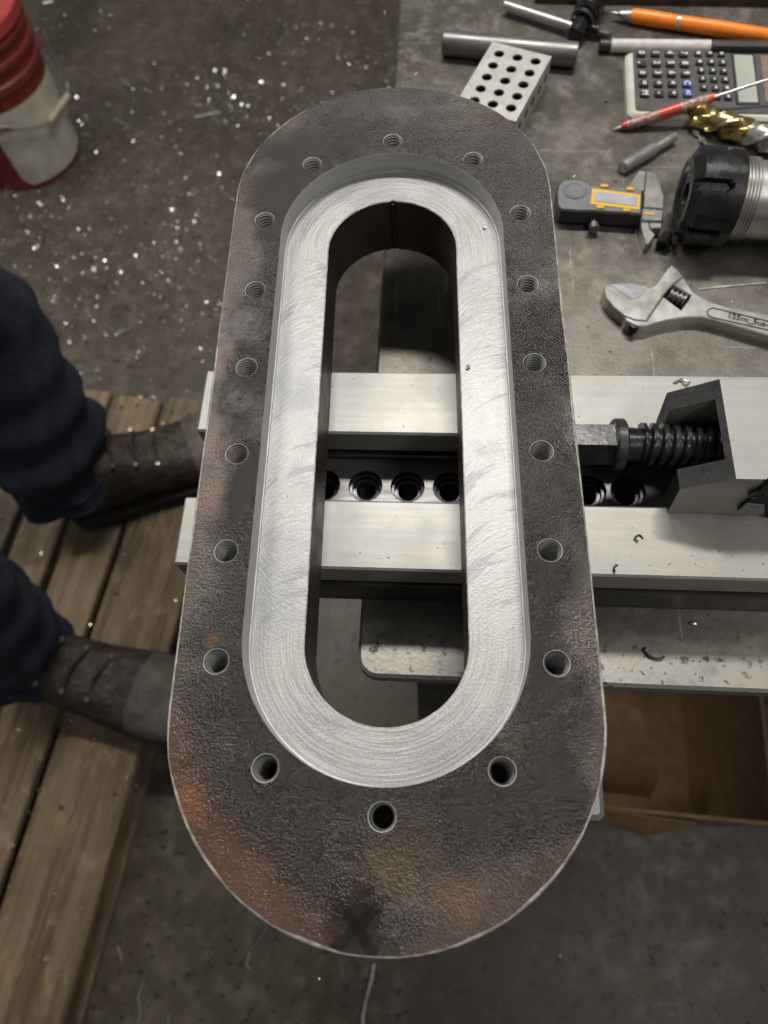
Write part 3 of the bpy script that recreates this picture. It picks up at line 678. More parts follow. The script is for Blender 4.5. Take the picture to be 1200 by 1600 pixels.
c3 = [((1090, 86.7), (1101, 153)), ((1108, 86.7), (1119.5, 154)), ((1126, 87.5), (1136.5, 154.5))]
first = True
dash = MB().box((-.0014, -.0015, 0), (.0014, .0015, .0001)).build('legend', 'legend', ca, None, True)
dfirst = True
for ci, ((ua, va), (ub, vb)) in enumerate(c3):
    for r in range(6):
        q = cpx(ua + (ub - ua) * r / 5, va + (vb - va) * r / 5)
        if first: o = kS; o.location = (q.x, q.y, hc); first = False; MW[o] = MW[ca] @ Matrix.Translation(o.location)
        else: o = place(kS.data, 'key', ca, (q.x, q.y, hc))
        if dfirst: dash.parent = o; dash.location = (0, 0, .00242); dfirst = False
        else:
            g = place(dash.data, 'legend', o, (0, 0, .00242)); g.scale = (random.uniform(.5, 1), random.uniform(.6, 1.1), 1)
qq = [cpx(*p) for p in ((1146, 87), (1175, 88), (1184, 161), (1154, 161))]
MB().prism([p.xy for p in [cpx(1142, 84), cpx(1178, 85), cpx(1187, 164), cpx(1150, 164)]], hc - .001, hc + .0006).build('screen_frame', 'black_plastic', ca, None, True)
MB().prism([p.xy for p in qq], hc - .001, hc + .0009).build('screen', 'lcd', ca, None, True)
MB().prism([p.xy for p in [cpx(1187, 88), cpx(1207, 88), cpx(1216, 160), cpx(1196, 160)]], hc - .001, hc + .0007).build('solar_panel', 'solar', ca, None, True)
# scriber resting on calculator edge
A = at(957, 203, TT + .0012); B = at(1115, 152, TT + .0195); C = at(1215, 124, TT + .0300)
d_ = (B - A).normalized(); L = (B - A).length; k = L / 166
scb = thing('scriber', 'red knurled scriber with sharp steel point leaning over calculator', 'scriber', tuple(A))
MB().lathe(A, B, [(0, .0002), (13 * k, .0016), (15 * k, .0016)], 16).build('point', 'steel', scb, 30)
MB().lathe(A, B, [(14 * k, .002), (16 * k, .0028), (24 * k, .0038)], 20).build('collar', 'red_smooth', scb, 30)
MB().lathe(A, B, [(24 * k, .0038), (76 * k, .0042)], 24).build('knurled_grip', 'knurl', scb, 30)
MB().lathe(A, B, [(76 * k, .0043), (112 * k, .0043)], 24).build('smooth_band', 'red_smooth', scb, 30)
MB().lathe(A, B, [(112 * k, .0042), (156 * k, .0040)], 24).build('knurled_grip', 'knurl', scb, 30)
MB().lathe(A, B, [(156 * k, .0038), (166 * k, .0034), (167 * k, .0022)], 20).build('collar', 'red_smooth', scb, 30)
MB().lathe(B - d_ * .002, B + (B - A), [(0, .0014), (.075, .0012), (.0755, .0006)], 14).build('shank', 'steel', scb, 30)
# drill
A, B = lay(1078, 176, 1225, 226, TT + .0098); L = .115
dr = thing('twist_drill', 'large twist drill with gold coated tip beside calculator', 'drill bit', (*A.xy, TT))
d_ = (B - A).normalized(); w = d_.cross(Vector((0, 0, 1))).normalized(); u_ = Vector((0, 0, 1))
def drill(t0, t1, name, mt):
    m = MB(); rg = []; N_ = int((t1 - t0) / .0008)
    for i in range(N_ + 1):
        t = t0 + (t1 - t0) * i / N_; r0 = .0098 * min(1, .25 + t / .0065); tw = t * 2 * math.pi / .062 + 2.2
        r = []
        for k in range(48):
            a = 2 * math.pi * k / 48; s2 = (a / math.pi) % 1.0
            f = 1.0
            if s2 < .50: f = 1 - .62 * math.sin(math.pi * s2 / .50) ** .8
            elif s2 > .60: f = .94
            r.append(A + d_ * t + (w * math.cos(a + tw) + u_ * math.sin(a + tw)) * r0 * f)
        rg.append(r)
    m.rings(rg); m.build(name, mt, dr, 40)
drill(0, .048, 'coated_tip', 'gold'); drill(.048, L, 'flutes', 'chrome')
# stepped pin
A, B = lay(971, 262, 1055, 213, TT + .0052); L = (B - A).length
pn = thing('stepped_pin', 'small stepped steel pin lying near the collet chuck', 'pin', (*A.xy, TT))
MB().lathe(A, B, [(0, .0038), (.0008, .005), (L * .58, .005)], 24).build('thick_end', 'steel', pn, 30)
MB().lathe(A, B, [(L * .58 - .0002, .0049), (L * .60, .0036), (L - .0006, .0036), (L, .003)], 24).build('thin_end', 'steel', pn, 30)
# caliper
zt = TT + .015
K = lambda x, y: (850 + x / 3.4286, 180 + y / 3.4286)
KP = lambda pts, z: px([K(*p) for p in pts], z)
cp = thing('digital_caliper', 'grey digital caliper with yellow trimmed screen and steel jaws', 'caliper', (*at(940, 330, TT).xy, TT))
body = KP([(65, 410), (75, 370), (105, 345), (150, 340), (225, 352), (250, 372), (400, 380), (532, 395), (525, 530), (400, 522), (250, 512), (180, 512), (90, 505), (70, 480)], zt)
MB().prism(body, TT + .003, zt, 0, bev=.0012, side=1).build('slider_body', ['caliper', 'black_plastic'], cp, 40)
MB().prism(KP([(258, 393), (517, 428), (511, 508), (249, 477)], zt), zt - .001, zt + .0004).build('screen_frame', 'yellow', cp)
MB().prism(KP([(276, 410), (502, 441), (497, 492), (268, 464)], zt), zt - .001, zt + .0008).build('screen', 'lcd2', cp)
for q in ((322, 382), (460, 398), (300, 495), (440, 512)):
    MB().prism(KP([(q[0] - 22, q[1] - 8), (q[0] + 20, q[1] - 4), (q[0] + 24, q[1] + 9), (q[0] - 18, q[1] + 8)], zt), zt - .001, zt + .0014, bev=.0004).build('button', 'yellow', cp, 40)
c_ = at(*K(165, 403), zt)
MB().lathe(c_, c_ + Vector((0, 0, 1)), [(-.001, .0088), (.0006, .0088), (.0010, .0082), (.0008, .0068), (.0003, .0062), (.0003, .0001)], 32).build('battery_cover', 'caliper', cp, 25)
MB().prism(KP([(90, 470), (560, 500), (640, 505), (640, 560), (560, 570), (90, 540)], TT + .006), TT, TT + .0055).build('beam', 'black_plastic', cp)
MB().prism(KP([(512, 296), (545, 300), (537, 405), (442, 388)], TT + .0115), TT + .0045, TT + .0115, bev=.0005).build('upper_jaw', 'chrome', cp, 40)
MB().prism(KP([(551, 300), (600, 307), (641, 430), (637, 500), (532, 490)], TT + .0115), TT + .0045, TT + .0115, bev=.0005).build('upper_jaw', 'chrome', cp, 40)
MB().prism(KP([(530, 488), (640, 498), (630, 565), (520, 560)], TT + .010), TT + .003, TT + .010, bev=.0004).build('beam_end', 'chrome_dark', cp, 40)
MB().prism(KP([(537, 516), (592, 522), (592, 534), (535, 530)], TT + .0104), TT + .009, TT + .0104).build('yellow_mark', 'yellow', cp)
MB().prism(KP([(516, 560), (560, 562), (566, 606), (596, 640), (560, 690), (545, 688), (524, 610)], TT + .008), TT + .0002, TT + .008, bev=.0005).build('lower_jaw', 'chrome', cp, 40)
MB().prism(KP([(562, 562), (634, 530), (628, 604), (572, 604)], TT + .008), TT + .001, TT + .008, bev=.0005).build('lower_jaw', 'chrome', cp, 40)
c_ = at(928, 354, TT + .006)
MB().lathe(c_ + Vector((0, .006, 0)), c_ - Vector((0, 1, 0)), [(0, .0022), (.004, .0022), (.0045, .0038), (.009, .0038), (.0095, .003)], 20).build('thumb_screw', 'steel_dull', cp, 30)
c_ = at(1033, 385, TT)
bb = thing('cap_screw', 'small black cap screw lying at tip of caliper jaw', 'screw', tuple(c_))
MB().lathe(c_ + Vector((.004, .006, .0052)), c_ + Vector((-.001, -.004, .0052)), [(0, .0038), (.006, .0038), (.006, .0052), (.0115, .0052), (.0122, .0046), (.0122, .0026), (.010, .0024)], 20).build('screw_body', 'black_oxide', bb, 30)
# collet chuck
RN = .0325
zA = TT + RN
A = at(1074, 305, zA); B = at(1190, 314, zA); d_ = (B - A).normalized()
ch = thing('collet_chuck', 'collet chuck with black slotted nut on polished steel body', 'collet chuck', (*A.xy, TT))
u_ = Vector((0, 0, 1)); w = d_.cross(u_).normalized()
fr = lambda t, r, a: A + d_ * t + (w * math.cos(a) + u_ * math.sin(a)) * r
LN = .030; seg = 144; m = MB(); rg = []
st = [(-.0035, .019), (-.0035, RN - .008), (.0005, RN - .0028), (.002, RN - .0002)] + [(.002 + .022 * k / 12, RN) for k in range(13)] + [(.0255, RN), (LN - .001, RN), (LN, RN - .001), (LN, .020)]
for t, r in st:
    rw_ = []
    for k in range(seg):
        a = 2 * math.pi * k / seg; s6 = ((a + .62) / (math.pi / 3)) % 1.0; half = .105
        x = abs(s6 - .5)
        lim = .021 - (max(0, x - half * .35) / half) ** 2 * .006
        q = r
        if x < half and t < lim and r > RN - .006: q = min(r, RN - .0048)
        rw_.append(fr(t, q, a))
    rg.append(rw_)
m.rings(rg, cap=False); m.build('clamping_nut', 'black_oxide', ch, 12)
m = MB(); m.rings([[fr(t, r, 2 * math.pi * k / 40) for k in range(40)] for t, r in ((-.0035, .0195), (-.0030, .0185), (-.0005, .0165), (-.0012, .0155), (-.0012, .0085), (.006, .0075), (.006, .0001))], cap=False); m.build('collet_face', 'black_oxide', ch, 30)
m = MB(); pfx = []; t = LN - .001
while t < LN + .012: pfx += [(t, .0262), (t + .0006, .0275), (t + .0012, .0275), (t + .0018, .0262)]; t += .0022
m.rings([[fr(t, r, 2 * math.pi * k / 64) for k in range(64)] for t, r in pfx], cap=True); m.build('thread_collar', 'steel', ch, 30)
m = MB(); m.rings([[fr(t, r, 2 * math.pi * k / 64) for k in range(64)] for t, r in ((LN + .011, .0245), (LN + .012, .0255), (LN + .060, .0255), (LN + .061, RN), (LN + .075, RN), (LN + .076, .03))]); m.build('chuck_body', 'steel', ch, 30)
q = fr(LN + .030, .0262, math.pi + .25 + math.pi)
# wrench
wr = thing('adjustable_wrench', 'satin chrome adjustable wrench with ribbed adjusting worm', 'wrench', (*at(1010, 480, TT).xy, TT))
zw = TT + .0105
seam = [(745, 862), (692, 905), (637, 966), (548, 1100)]
jawp = [(320, 930), (330, 912), (350, 903), (420, 899), (480, 901), (530, 910), (562, 922), (590, 912), (612, 888), (640, 850), (662, 822), (685, 800), (715, 825)] + seam + [(490, 1096), (430, 1075), (370, 1025), (330, 975)]
MB().prism(KP(jawp, zw), TT + .0005, zw, bev=.0007).build('movable_jaw', 'chrome', wr, 30)
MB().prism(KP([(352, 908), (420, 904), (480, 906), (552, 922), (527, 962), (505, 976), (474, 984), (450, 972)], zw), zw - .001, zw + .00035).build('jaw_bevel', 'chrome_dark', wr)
hand = [(748, 865), (770, 900), (800, 945), (850, 978), (910, 1004), (960, 1018), (1200, 1068), (1500, 1132), (1560, 1180), (1540, 1235), (1460, 1250), (1200, 1176), (1000, 1118), (900, 1090), (840, 1078), (760, 1080), (660, 1096), (600, 1112), (552, 1128), (500, 1130), (440, 1100), (432, 1076), (490, 1098), (550, 1102), (640, 970), (735, 1042), (792, 966), (694, 907)]
MB().prism(KP(hand, zw), TT, zw - .0002, bev=.0007).build('handle', 'chrome', wr, 30)
MB().prism(KP([(640, 968), (735, 1042), (792, 966), (694, 907)], zw - .006), TT + .0001, TT + .003).build('worm_slot', 'groove', wr)
A, B = at(*K(672, 958), zw - .004), at(*K(762, 998), zw - .004); L = (B - A).length
pfw = []; t = 0
while t < L: pfw += [(t, .0032), (t + .0004, .0046), (t + .0016, .0046), (t + .002, .0032)]; t += .0034
MB().lathe(A, B, pfw, 24).build('worm', 'steel_dull', wr, 30)
c_ = at(*K(487, 1118), zw); MB().lathe(c_ - Vector((0, 0, .007)), c_ + Vector((0, 0, 1)), [(0, .0036), (.0058, .0036), (.0066, .003), (.0068, .0001)], 20).build('slide_pin', 'black_oxide', wr, 40)
gro = [(905, 1032), (884, 1040), (873, 1055), (878, 1072), (905, 1084), (1200, 1150), (1470, 1212), (1480, 1170), (1200, 1104), (960, 1045)]
gp = [at(*K(*p), zw) for p in gro]
MB().tube([p + Vector((0, 0, -.00005)) for p in gp + gp[:1]], .00045, 6).build('panel_groove', 'dark_steel', wr, 40)
ta, tb = at(*K(1010, 1078), zw), at(*K(1200, 1124), zw)
dt = (tb - ta); tx = glyph('125m_5us-0', .0062, 'stamped_text'); tx.materials.clear(); tx.materials.append(MAT['dark_steel'])
tm = (ta + tb) / 2 - MW[wr].translation; place(tx, 'stamped_text', wr, (tm.x, tm.y, zw - TT + .00002), math.atan2(dt.y, dt.x))
# rusty flat bar at the back and thin wire
A, B = at(835, 5, TT), at(1290, 12, TT)
d_ = (B - A).normalized(); w = Vector((-d_.y, d_.x, 0))
fb = thing('flat_bar', 'dark rusty flat bar lying across the back of the bench', 'steel bar', tuple(A))
MB().prism([A.xy, B.xy, (B + w * .05).xy, (A + w * .05).xy], TT, TT + .010, bev=.001).build('bar_body', 'rust_bar', fb)
wp = [at(u, v, TT + .0005) for u, v in ((1092, 452), (1120, 449), (1150, 446), (1180, 443.5), (1196, 442.5))]
tag(MB().tube(wp, .0006, 8).build('thin_wire', 'rim', None, 40), 'thin straight wire lying on bench beside the wrench handle', 'wire')

# ================================================================== CHIPS
def curl(pts, r, label, group, name='metal_curl', mt='shaving', flat=.35):
    m = MB(); m.tube(pts, r, 6); tag(m.build(name, mt, None, 40), label, 'metal shaving', group)
def arcpts(u, v, z, rad, a0, a1, n=8, r=.0005, rise=0.):
    c = at(u, v, z); return [c + Vector((rad * (1 + .5 * noise.noise((u, k * .6, 1))) * math.cos(a0 + (a1 - a0) * k / n), rad * (.75 + .5 * noise.noise((v, k * .6, 5))) * math.sin(a0 + (a1 - a0) * k / n), r + (rise + rad * .3) * k / n)) for k in range(n + 1)]
curl(arcpts(1062, 602, RT, .0040, 2.6, -1.4, rise=.003), .0008, 'bright curled chip on far rail above the black jaw nose', None, mt='steel')
curl(arcpts(998, 842, RT, .0022, 0, 4.4), .0004, 'tiny dark curl on near rail below the round bed holes', None, mt='dark_steel')
curl(arcpts(967, 890, RT, .0030, 1.7, 4.0), .0005, 'dark hooked chip at the near edge of the vise rail', None, mt='dark_steel')
curl(arcpts(1022, 1018, TT, .0055, 2.6, 5.6), .0008, 'dark crescent chip on the bench below the vise', None, mt='dark_steel')
curl(arcpts(1082, 976, TT, .001, 0, 3), .0012, 'small bright chip on the bench below the vise', None)
curl(arcpts(730, 575, PT - DP, .0013, -2.2, 1.9), .0003, 'tiny curl on the milled recess floor beside the slot', None, mt='dark_steel')
curl(arcpts(756, 357, PT - DP, .0010, -2.2, 2.4), .0003, 'tiny round curl on the milled recess floor at its far end', None, mt='steel')
curl([at(1083, 203, TT + .0015), at(1088, 208, TT + .003), at(1092, 213, TT + .0012), at(1098, 219, TT + .003), at(1103, 225, TT + .001)], [.0016, .0022, .0012, .0022, .0012], 'bright twisted chip between drill bit and collet chuck', None)
def floor_curl(pxs, r, label, z=.0, group=None, mt='shaving'):
    curl([at(u, v, z + (min(r) if isinstance(r, list) else r) * .8) for u, v in pxs], r, label, group, mt=mt)
for q, lb in (([(178, 186), (190, 192), (203, 199)], 'thick straight bright shaving on the floor out from the bucket grip'),
              ([(304, 183), (318, 180), (345, 175)], 'long pale shaving on the floor between bucket and plate'),
              ([(180, 524), (192, 517), (206, 514)], 'curved pale shaving on the floor beyond the trouser knee'),
              ([(130, 210), (142, 213)], 'short bright shaving touching the side of the bucket base'),
              ([(68, 5), (82, 2)], 'slanted bright shaving on the floor behind the bucket lid'),
              ([(8, 297), (12, 308)], 'short pale shaving on the floor in front of the bucket base')):
    floor_curl(q, .0032, lb, 0, 'loose bright shavings on the floor')
floor_curl([(417, 1448), (404, 1468), (390, 1485), (385, 1505), (392, 1515)], .0022, 'bent grey wire lying on the floor by the plate rim', 0, None, 'steel_dull')
floor_curl([(230, 1518), (222, 1535), (216, 1560), (220, 1580), (216, 1600)], .0022, 'wavy shaving lying on the floor beside the pallet', 0, None, 'steel_dull')
floor_curl([(584, 1505), (580, 1530), (572, 1560), (566, 1590), (568, 1610)], [.003, .0045, .003, .0045, .003], 'beaded shaving string lying on floor below the marker cross', 0, None, 'steel_dull')
floor_curl([(266, 1580), (262, 1600)], .0022, 'short straight shaving on floor near the wavy one', 0, None, 'steel_dull')
floor_curl([(183, 1478), (188, 1490), (193, 1508)], [.0025, .004, .002], 'pale wood splinter on the floor beside the pallet', 0, None, 'wood1')

def scatter(name, label, cat, N_, gen, mt, size):
    m = MB()
    for _ in range(N_):
        p = gen()
        if p is None: continue
        s = size * random.lognormvariate(0, .42); a = random.uniform(0, 6.28); c, n_ = math.cos(a), math.sin(a)
        asp = random.choice((.15, .3, .5, .8)); tl = random.gauss(0, .45); tl2 = random.gauss(0, .45)
        pts = []
        for x, y in ((-.5, -.5 * asp), (.5, -.5 * asp), (.5, .5 * asp), (-.5, .5 * asp)):
            pts.append(Vector((p.x + s * (x * c - y * n_), p.y + s * (x * n_ + y * c), s * (x * tl + y * tl2))))
        zm = min(q.z for q in pts)
        lift = s * .18
        for q in pts: q.z += p.z - zm
        top = [q + Vector((0, 0, lift)) for q in pts]
        m.add(pts + top, [(4, 5, 6, 7), (0, 1, 5, 4), (1, 2, 6, 5), (2, 3, 7, 6), (3, 0, 4, 7)])
    o = m.build(name, mt); tag(o, label, cat, kind='stuff'); return o
def g_floor():
    x, y = random.uniform(-1.35, 1.0), random.uniform(-.75, 2.2)
    dn = noise.noise((x * 2.2, y * 2.2, 1.3)) * .5 + .5
    k = .03 + .97 * min(1, max(0, (y - .1) / 1.1)) * (1 if x < .2 else .6)
    if random.random() > dn ** 1.7 * k * 2.4: return None
    return Vector((x, y, .0003))
def g_drift():
    x, y = random.gauss(-.55, .33), random.gauss(1.25, .38)
    if noise.noise((x * 5, y * 5, 4.4)) < random.uniform(-.35, .45) or (x - BX) ** 2 + (y - BY) ** 2 < .02: return None
    return Vector((x, y, .0003))
BX, BY = -.995, 1.385
scatter('swept_shavings', 'denser drift of bright metal shavings on the floor beside the bucket', 'metal shavings', 7000, g_drift, 'shaving', .0030)
scatter('floor_shavings', 'fine bright metal shavings scattered over the oily floor', 'metal shavings', 40000, g_floor, 'shaving', .0020)
def g_rail():
    x = random.uniform(-.11, .3); y = random.choice((random.uniform(.017, .056), random.uniform(-.067, -.03), random.gauss(-.060, .004)))
    if not (-.067 < y < .056): return None
    q = MW[vise] @ Vector((x, y, 0)); return Vector((q.x, q.y, RT + .00005))
scatter('rail_filings', 'fine dark filings sprinkled over the vise rails', 'metal filings', 300, g_rail, 'dark_steel', .00038)
def g_bench():
    q = MW[bench] @ Vector((random.uniform(.01, .5), random.uniform(.01, .75), 0))
    return Vector((q.x, q.y, TT + .0001))
scatter('bench_filings', 'fine dark metal filings scattered over the bench top', 'metal filings', 420, g_bench, 'dark_steel', .0009)
scatter('bench_chips', 'tiny bright metal chips scattered over the bench top', 'metal chips', 220, g_bench, 'shaving', .0010)

# ================================================================== BUCKET
BX, BY = -.995, 1.385
bk = thing('plastic_bucket', 'red and dirty white plastic bucket with lid standing on floor', 'bucket', (BX, BY, 0))
def bz(z): return .130 + .018 * z / .36
m = MB(); pf = [(0, .120), (.004, .130), (.24, bz(.24)), (.243, bz(.24) + .006), (.258, bz(.25) + .006), (.262, bz(.26)), (.285, bz(.28)), (.288, bz(.29) + .007), (.298, bz(.29) + .007), (.301, bz(.3)), (.322, bz(.32)), (.325, bz(.32) + .007), (.333, bz(.32) + .007), (.336, bz(.33)), (.352, bz(.35))]
m.lathe((BX, BY, 0), (BX, BY, 1), pf, 64); m.build('bucket_wall', 'red_bucket', bk, 35)
m = MB(); m.lathe((BX, BY, .345), (BX, BY, 1), [(0, .150), (.001, .156), (.024, .156), (.028, .152), (.028, .142), (.022, .138), (.022, .0001)], 64); m.build('lid', 'pink_lid', bk, 35)
m = MB(); rg = []
a0, a1 = math.radians(-78), math.radians(85)
for k in range(25):
    z = .014 + .194 * k / 24; r_ = []
    e0 = 0.0
    if k < 5: e0 = (1 - math.sqrt(1 - ((4 - k) / 4.2) ** 2)) * .2
    for j in range(41):
        a = a0 + e0 + (a1 - a0 - e0) * j / 40; r_.append(Vector((BX + (bz(z) + .0008) * math.cos(a), BY + (bz(z) + .0008) * math.sin(a), z)))
    rg.append(r_)
m.rings(rg, cap=False, closed=False); m.build('label_panel', 'label', bk, 40)
m = MB(); pts = []
for k in range(40):
    a = math.radians(-84 + 26 * k / 39); z = .172 + .004 * math.sin(k * 1.9); r = bz(z) + .0016; pts.append((BX + r * math.cos(a), BY + r * math.sin(a), z))
m.tube(pts, .0016, 5); m.build('label_lettering', 'label_ink', bk)
wpx = [(-40, 193), (0, 198), (35, 200), (60, 198), (76, 191)]
hp = [at_cyl(u, v, BX, BY, .152) for u, v in wpx]
g0, g1 = at_cyl(77, 190, BX, BY, .154), at_cyl(106, 149, BX, BY, .158)
up = [g1 + Vector((0, .03, .015)), Vector((BX + .150, BY + .07, .235)), Vector((BX + .146, BY + .085, .262))]
m = MB(); m.tube(hp + [g0, g1] + up, .0022, 8); m.build('bail_wire', 'wire', bk, 40)
MB().lathe(g0, g1, [(0, .006), (.001, .0075), ((g1 - g0).length - .001, .0075), ((g1 - g0).length, .006)], 16).build('bail_grip', 'grip', bk, 40)

# ================================================================== PALLET
ZP = .13
pal = thing('wooden_pallet', 'weathered wooden pallet with oily planks standing on the floor', 'pallet', (-.42, .05, 0), math.radians(-8.6))
PI_ = MW[pal].inverted()
lp = lambda u, v: PI_ @ at(u, v, ZP)
edges = []
def mid(*pp): return sum(lp(*p).x for p in pp) / len(pp)
xR = mid((289, 897), (263, 1010), (229, 1131), (135, 1502))
x3 = mid((182, 848), (146, 955), (240, 660), (105, 1079), (4, 1420))
x2 = mid((97, 822), (70, 910), (17, 1064))
x1 = mid((42, 780), (3, 867))
yt = (lp(155, 610).y + lp(245, 622).y + lp(315, 625).y) / 3
pl = [(x3 + .007, xR), (x2 + .008, x3 - .006), (x1 + .008, x2 - .008), (x1 - .11, x1 - .008), (x1 - .225, x1 - .118)]
ylo = yt - 1.22
def plank(x0, x1, y0, y1, z0, z1, mt, name='plank'):
    m = MB(); n_ = 16; rg = []
    for i in range(n_ + 1):
        y = y0 + (y1 - y0) * i / n_; j = lambda s: .0022 * noise.noise((y * 7, s * 9.1, x0 * 31))
        b = .003
        rg.append([Vector((x0 + j(1) + b, y, z0)), Vector((x1 + j(2) - b, y, z0)), Vector((x1 + j(2), y, z0 + b)), Vector((x1 + j(2), y, z1 - b)), Vector((x1 + j(2) - b, y, z1 + j(5) * .5)), Vector(((x0 + x1) / 2, y, z1 + .0006 + j(4) * .5)), Vector((x0 + j(1) + b, y, z1 + j(3) * .5)), Vector((x0 + j(1), y, z1 - b))])
    m.rings(rg); return m.build(name, mt, pal, 30, True)
for i, (a, b) in enumerate(pl):
    plank(a, b, ylo + random.uniform(-.01, .01), yt + random.uniform(-.008, .006), ZP - .019, ZP, 'wood%d' % (i % 4))
m = MB()
for yy in (yt - .09, yt - .62, ylo + .03):
    MB().box((pl[-1][0], yy, .018), (xR - .01, yy + .045, ZP - .0185)).build('stringer', 'wood3', pal, None, True)
for i, x in enumerate((xR - .105, x2 - .05, x1 - .2)):
    plank(x, x + .09, ylo, yt - .02, 0, .0185, 'wood%d' % ((i + 2) % 4), 'base_board')
for (u, v) in ((190, 637), (214, 634), (118, 628), (142, 632), (268, 645), (296, 648), (62, 1235), (96, 1262), (180, 1240), (212, 1228)):
    q = lp(u, v); MB().lathe((q.x, q.y, ZP - .002), (q.x, q.y, 1), [(0, .004), (.0032, .004), (.0036, .003)], 10).build('nail', 'rust_bar', pal, 30, True)
def g_pal():
    q = MW[pal] @ Vector((random.uniform(pl[-1][0], xR), random.uniform(ylo, yt), 0))
    return Vector((q.x, q.y, ZP + .0006))
scatter('pallet_shavings', 'tiny bright metal shavings on the pallet planks', 'metal shavings', 260, g_pal, 'shaving', .0034)

# ================================================================== PERSON (legs)
def loft(m, secs, n_=28, mi=0):
    rg = []
    for c, rx, ry, rot, wob in secs:
        c = Vector(c); r_ = []
        for k in range(n_):
            a = 2 * math.pi * k / n_
            f = 1 + wob * noise.noise((math.cos(a) * 2.2, math.sin(a) * 2.2, c.z * 5 + c.y * 3))
            x, y = rx * f * math.cos(a), ry * f * math.sin(a)
            r_.append(c + Vector((x * math.cos(rot) - y * math.sin(rot), x * math.sin(rot) + y * math.cos(rot), 0)))
        rg.append(r_)
    m.rings(rg, mi)
feet = []
for (hu, hv, tu, tv) in ((122, 790, 328, 702), (38, 1030, 285, 1100)):
    hl = at(hu, hv, ZP + .02); d_ = at(tu, tv, ZP + .04) - hl; d_.z = 0
    feet.append((hl, math.atan2(d_.y, d_.x)))
hip = (feet[0][0] + feet[1][0]) / 2
person = thing('person', 'person in navy work trousers and brown boots standing on pallet', 'person', (hip.x, hip.y, ZP))
LBt = .305
trm = MB()
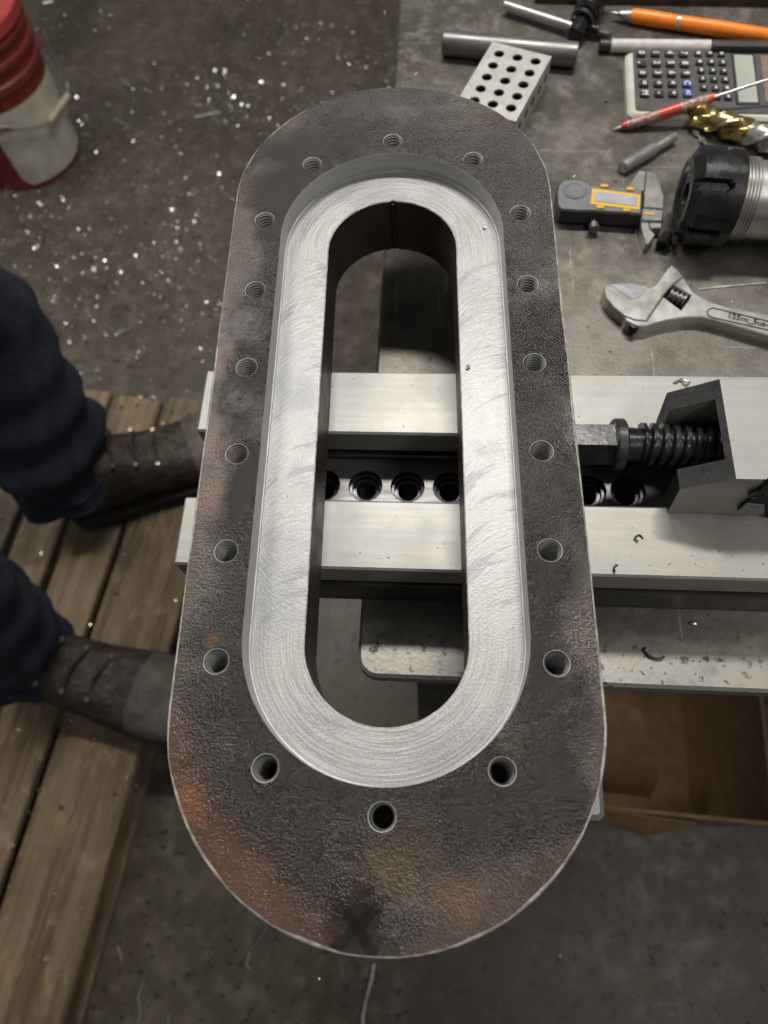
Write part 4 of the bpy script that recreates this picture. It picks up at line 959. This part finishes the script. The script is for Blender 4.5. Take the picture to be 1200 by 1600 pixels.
for (hl, rz) in feet:
    M_ = Matrix.Translation(Vector((hl.x, hl.y, ZP))) @ Matrix.Rotation(rz, 4, 'Z') @ Matrix.Diagonal((1.1, 1.25, 1.15, 1))
    # boot: cross sections from heel to toe
    def sec(x, w, zb, zt, n_=20, top=1.0):
        r_ = []
        for k in range(n_):
            a = 2 * math.pi * k / n_; cy, cz = math.cos(a), math.sin(a)
            y = w * math.copysign(abs(cy) ** .7, cy); z = (zb + zt) / 2 + (zt - zb) / 2 * math.copysign(abs(cz) ** .75, cz)
            y *= 1 - .28 * max(0, (z - zb) / (zt - zb) - .35) * top
            r_.append(M_ @ Vector((x, y, z)))
        return r_
    bt = MB()
    bt.rings([sec(x, w, .026, zt) for x, w, zt in ((-.012, .018, .06), (-.004, .034, .10), (.02, .041, .13), (.06, .043, .145), (.095, .043, .135), (.13, .044, .112), (.165, .047, .096), (.20, .050, .086), (.218, .050, .083))])
    boot = bt.build('boot', 'boot', person, 50)
    tc = MB(); tc.rings([sec(x, w, .026, zt) for x, w, zt in ((.205, .0505, .0855), (.212, .0520, .0865), (.24, .0525, .084), (.27, .047, .078), (.292, .034, .066), (.303, .016, .05))])
    tc.build('toe_cap', 'toe', boot, 50)
    so = MB(); ol = [(-.018, 0), (-.014, .022), (.0, .038), (.06, .044), (.12, .046), (.2, .055), (.25, .055), (.285, .042), (.305, .02), (.31, 0)]
    ol = ol + [(x, -y) for x, y in ol[-2:0:-1]]
    so.prism([(x, y) for x, y in ol], 0, .030, M=M_, bev=.003); so.build('sole', 'sole', boot, 40)
    sf = MB(); loft(sf, [(M_ @ Vector((.035, 0, z)), .062 - z * .04, .050 - z * .03, rz, .03) for z in (.09, .12, .14, .155)]); sf.build('shaft', 'boot', boot, 50)
    for k in range(4):
        x = .10 + .028 * k; zt = .142 - .0185 * k
        MB().tube([M_ @ Vector((x, -.024, zt - .012)), M_ @ Vector((x + .004, 0, zt + .0015)), M_ @ Vector((x + .008, .024, zt - .012))], .0028, 6).build('lace', 'lace', boot, 40)
        for s in (-1, 1):
            q = M_ @ Vector((x + .003 + .004 * s, s * .027, zt - .013)); MB().lathe(q - Vector((0, 0, .003)), q + Vector((0, 0, 1)), [(0, .0035), (.0055, .0042), (.007, .003)], 10).build('eyelet', 'brass', boot, 40)
    # trouser leg
    an = M_ @ Vector((.040 if hl.y < hip.y else .018, 0, 0)); top = Vector((hip.x - .10, hip.y + (.085 if hl.y > hip.y else -.085), .93)); ss = []
    sgn = 1 if hl.y > hip.y else -1
    top = Vector((an.x * .6 + (hip.x) * .4 - .05, hip.y + sgn * .10, .95))
    kn = Vector((an.x + (.0 if sgn > 0 else .02), an.y + (.085 if sgn > 0 else .045), .55))
    for k in range(60):
        t = k / 59; z = ZP + .105 + (1.0 - ZP - .105) * t
        if z < .55: f = (z - ZP - .1) / (.55 - ZP - .1); c = Vector((an.x, an.y, 0)).lerp(Vector((kn.x, kn.y, 0)), f)
        else: f = (z - .55) / .45; c = Vector((kn.x, kn.y, 0)).lerp(Vector((top.x, top.y, 0)), f)
        rad = .078 + .010 * math.sin(t * 62 + .5) * max(0, 1 - t * 2.2) + .03 * max(0, t - .5) * 2 - .010 * math.exp(-((t - .02) / .03) ** 2)
        c.z = z
        ss.append((c, rad * 1.12, rad * .95, rz, .17 * max(.5, 1 - t * 1.3)))
    loft(trm, ss, 36)
    for hz in (.004, .028):
        c, rx, ry, ro, wb = ss[max(0, int(hz / .013))]; hm_ = MB(); cc = Vector((c.x, c.y, ZP + .105 + hz))
        hm_.tube([cc + Matrix.Rotation(ro, 3, 'Z') @ Vector((rx * (1.005 + wb * noise.noise((math.cos(a) * 2.2, math.sin(a) * 2.2, cc.z * 5 + cc.y * 3))) * math.cos(a), ry * (1.005 + wb * noise.noise((math.cos(a) * 2.2, math.sin(a) * 2.2, cc.z * 5 + cc.y * 3))) * math.sin(a), 0)) for a in [2 * math.pi * q / 36 for q in range(37)]], .0022, 6); hm_.build('hem', 'denim', person, 60)
loft(trm, [((hip.x - .03, hip.y, z), .13, .20, 0, .03) for z in (.90, .95, 1.0, 1.06)], 36)
trm.build('trousers', 'denim', person, 60)

# ================================================================== CARDBOARD BOX under the bench
bx = thing('cardboard_box', 'open cardboard box with bent flap standing under the bench edge', 'box', (.28, -.03, 0), math.radians(-4.5))
BI = MW[bx].inverted()
zt = .30; nr0 = BI @ at(950, 1266, zt); nr1 = BI @ at(1200, 1290, zt)
y0 = (nr0.y + nr1.y) / 2; x0_, x1_ = -.17, nr1.x + .012; y1_ = y0 + .34
t_ = .005
MB().box((x0_, y0, .001), (x1_, y1_, .006)).build('box_bottom', 'card', bx, None, True)
MB().box((x0_, y0, .006), (x1_, y0 + t_, zt)).build('box_wall', 'card', bx, None, True)
MB().box((x0_, y1_ - t_, .006), (x1_, y1_, zt)).build('box_wall', 'card', bx, None, True)
MB().box((x0_, y0 + t_, .006), (x0_ + t_, y1_ - t_, zt)).build('box_wall', 'card', bx, None, True)
MB().box((x1_ - t_, y0 + t_, .006), (x1_, y1_ - t_, zt)).build('box_wall', 'card', bx, None, True)
fa = [(880, 1258), (950, 1267), (1015, 1278), (1085, 1289)]; fb_ = [(880, 1276), (955, 1291), (1010, 1308), (1088, 1291)]
m = MB(); tp = [at(u, v, zt + .001) for u, v in fa]; lw = [at(u, v, zt - .05) for u, v in fb_]
up_ = Vector((0, .003, .004))
m.rings([[tp[i], lw[i], lw[i] + up_, tp[i] + up_] for i in range(4)]); m.build('flap', 'card', bx)
m = MB(); rows = [(.295, ((860, 1095), (955, 1100), (1000, 1108))), (.25, ((860, 1160), (962, 1168), (1022, 1178))), (.20, ((860, 1205), (968, 1212), (1030, 1216))), (.16, ((860, 1235), (972, 1240), (1015, 1246)))]
m.rings([[at(u, v, z) for u, v in r_] + [at(u, v, z) + Vector((-.002, .003, -.003)) for u, v in r_[::-1]] for z, r_ in rows])
m.build('inner_flap', 'card', bx, 40)
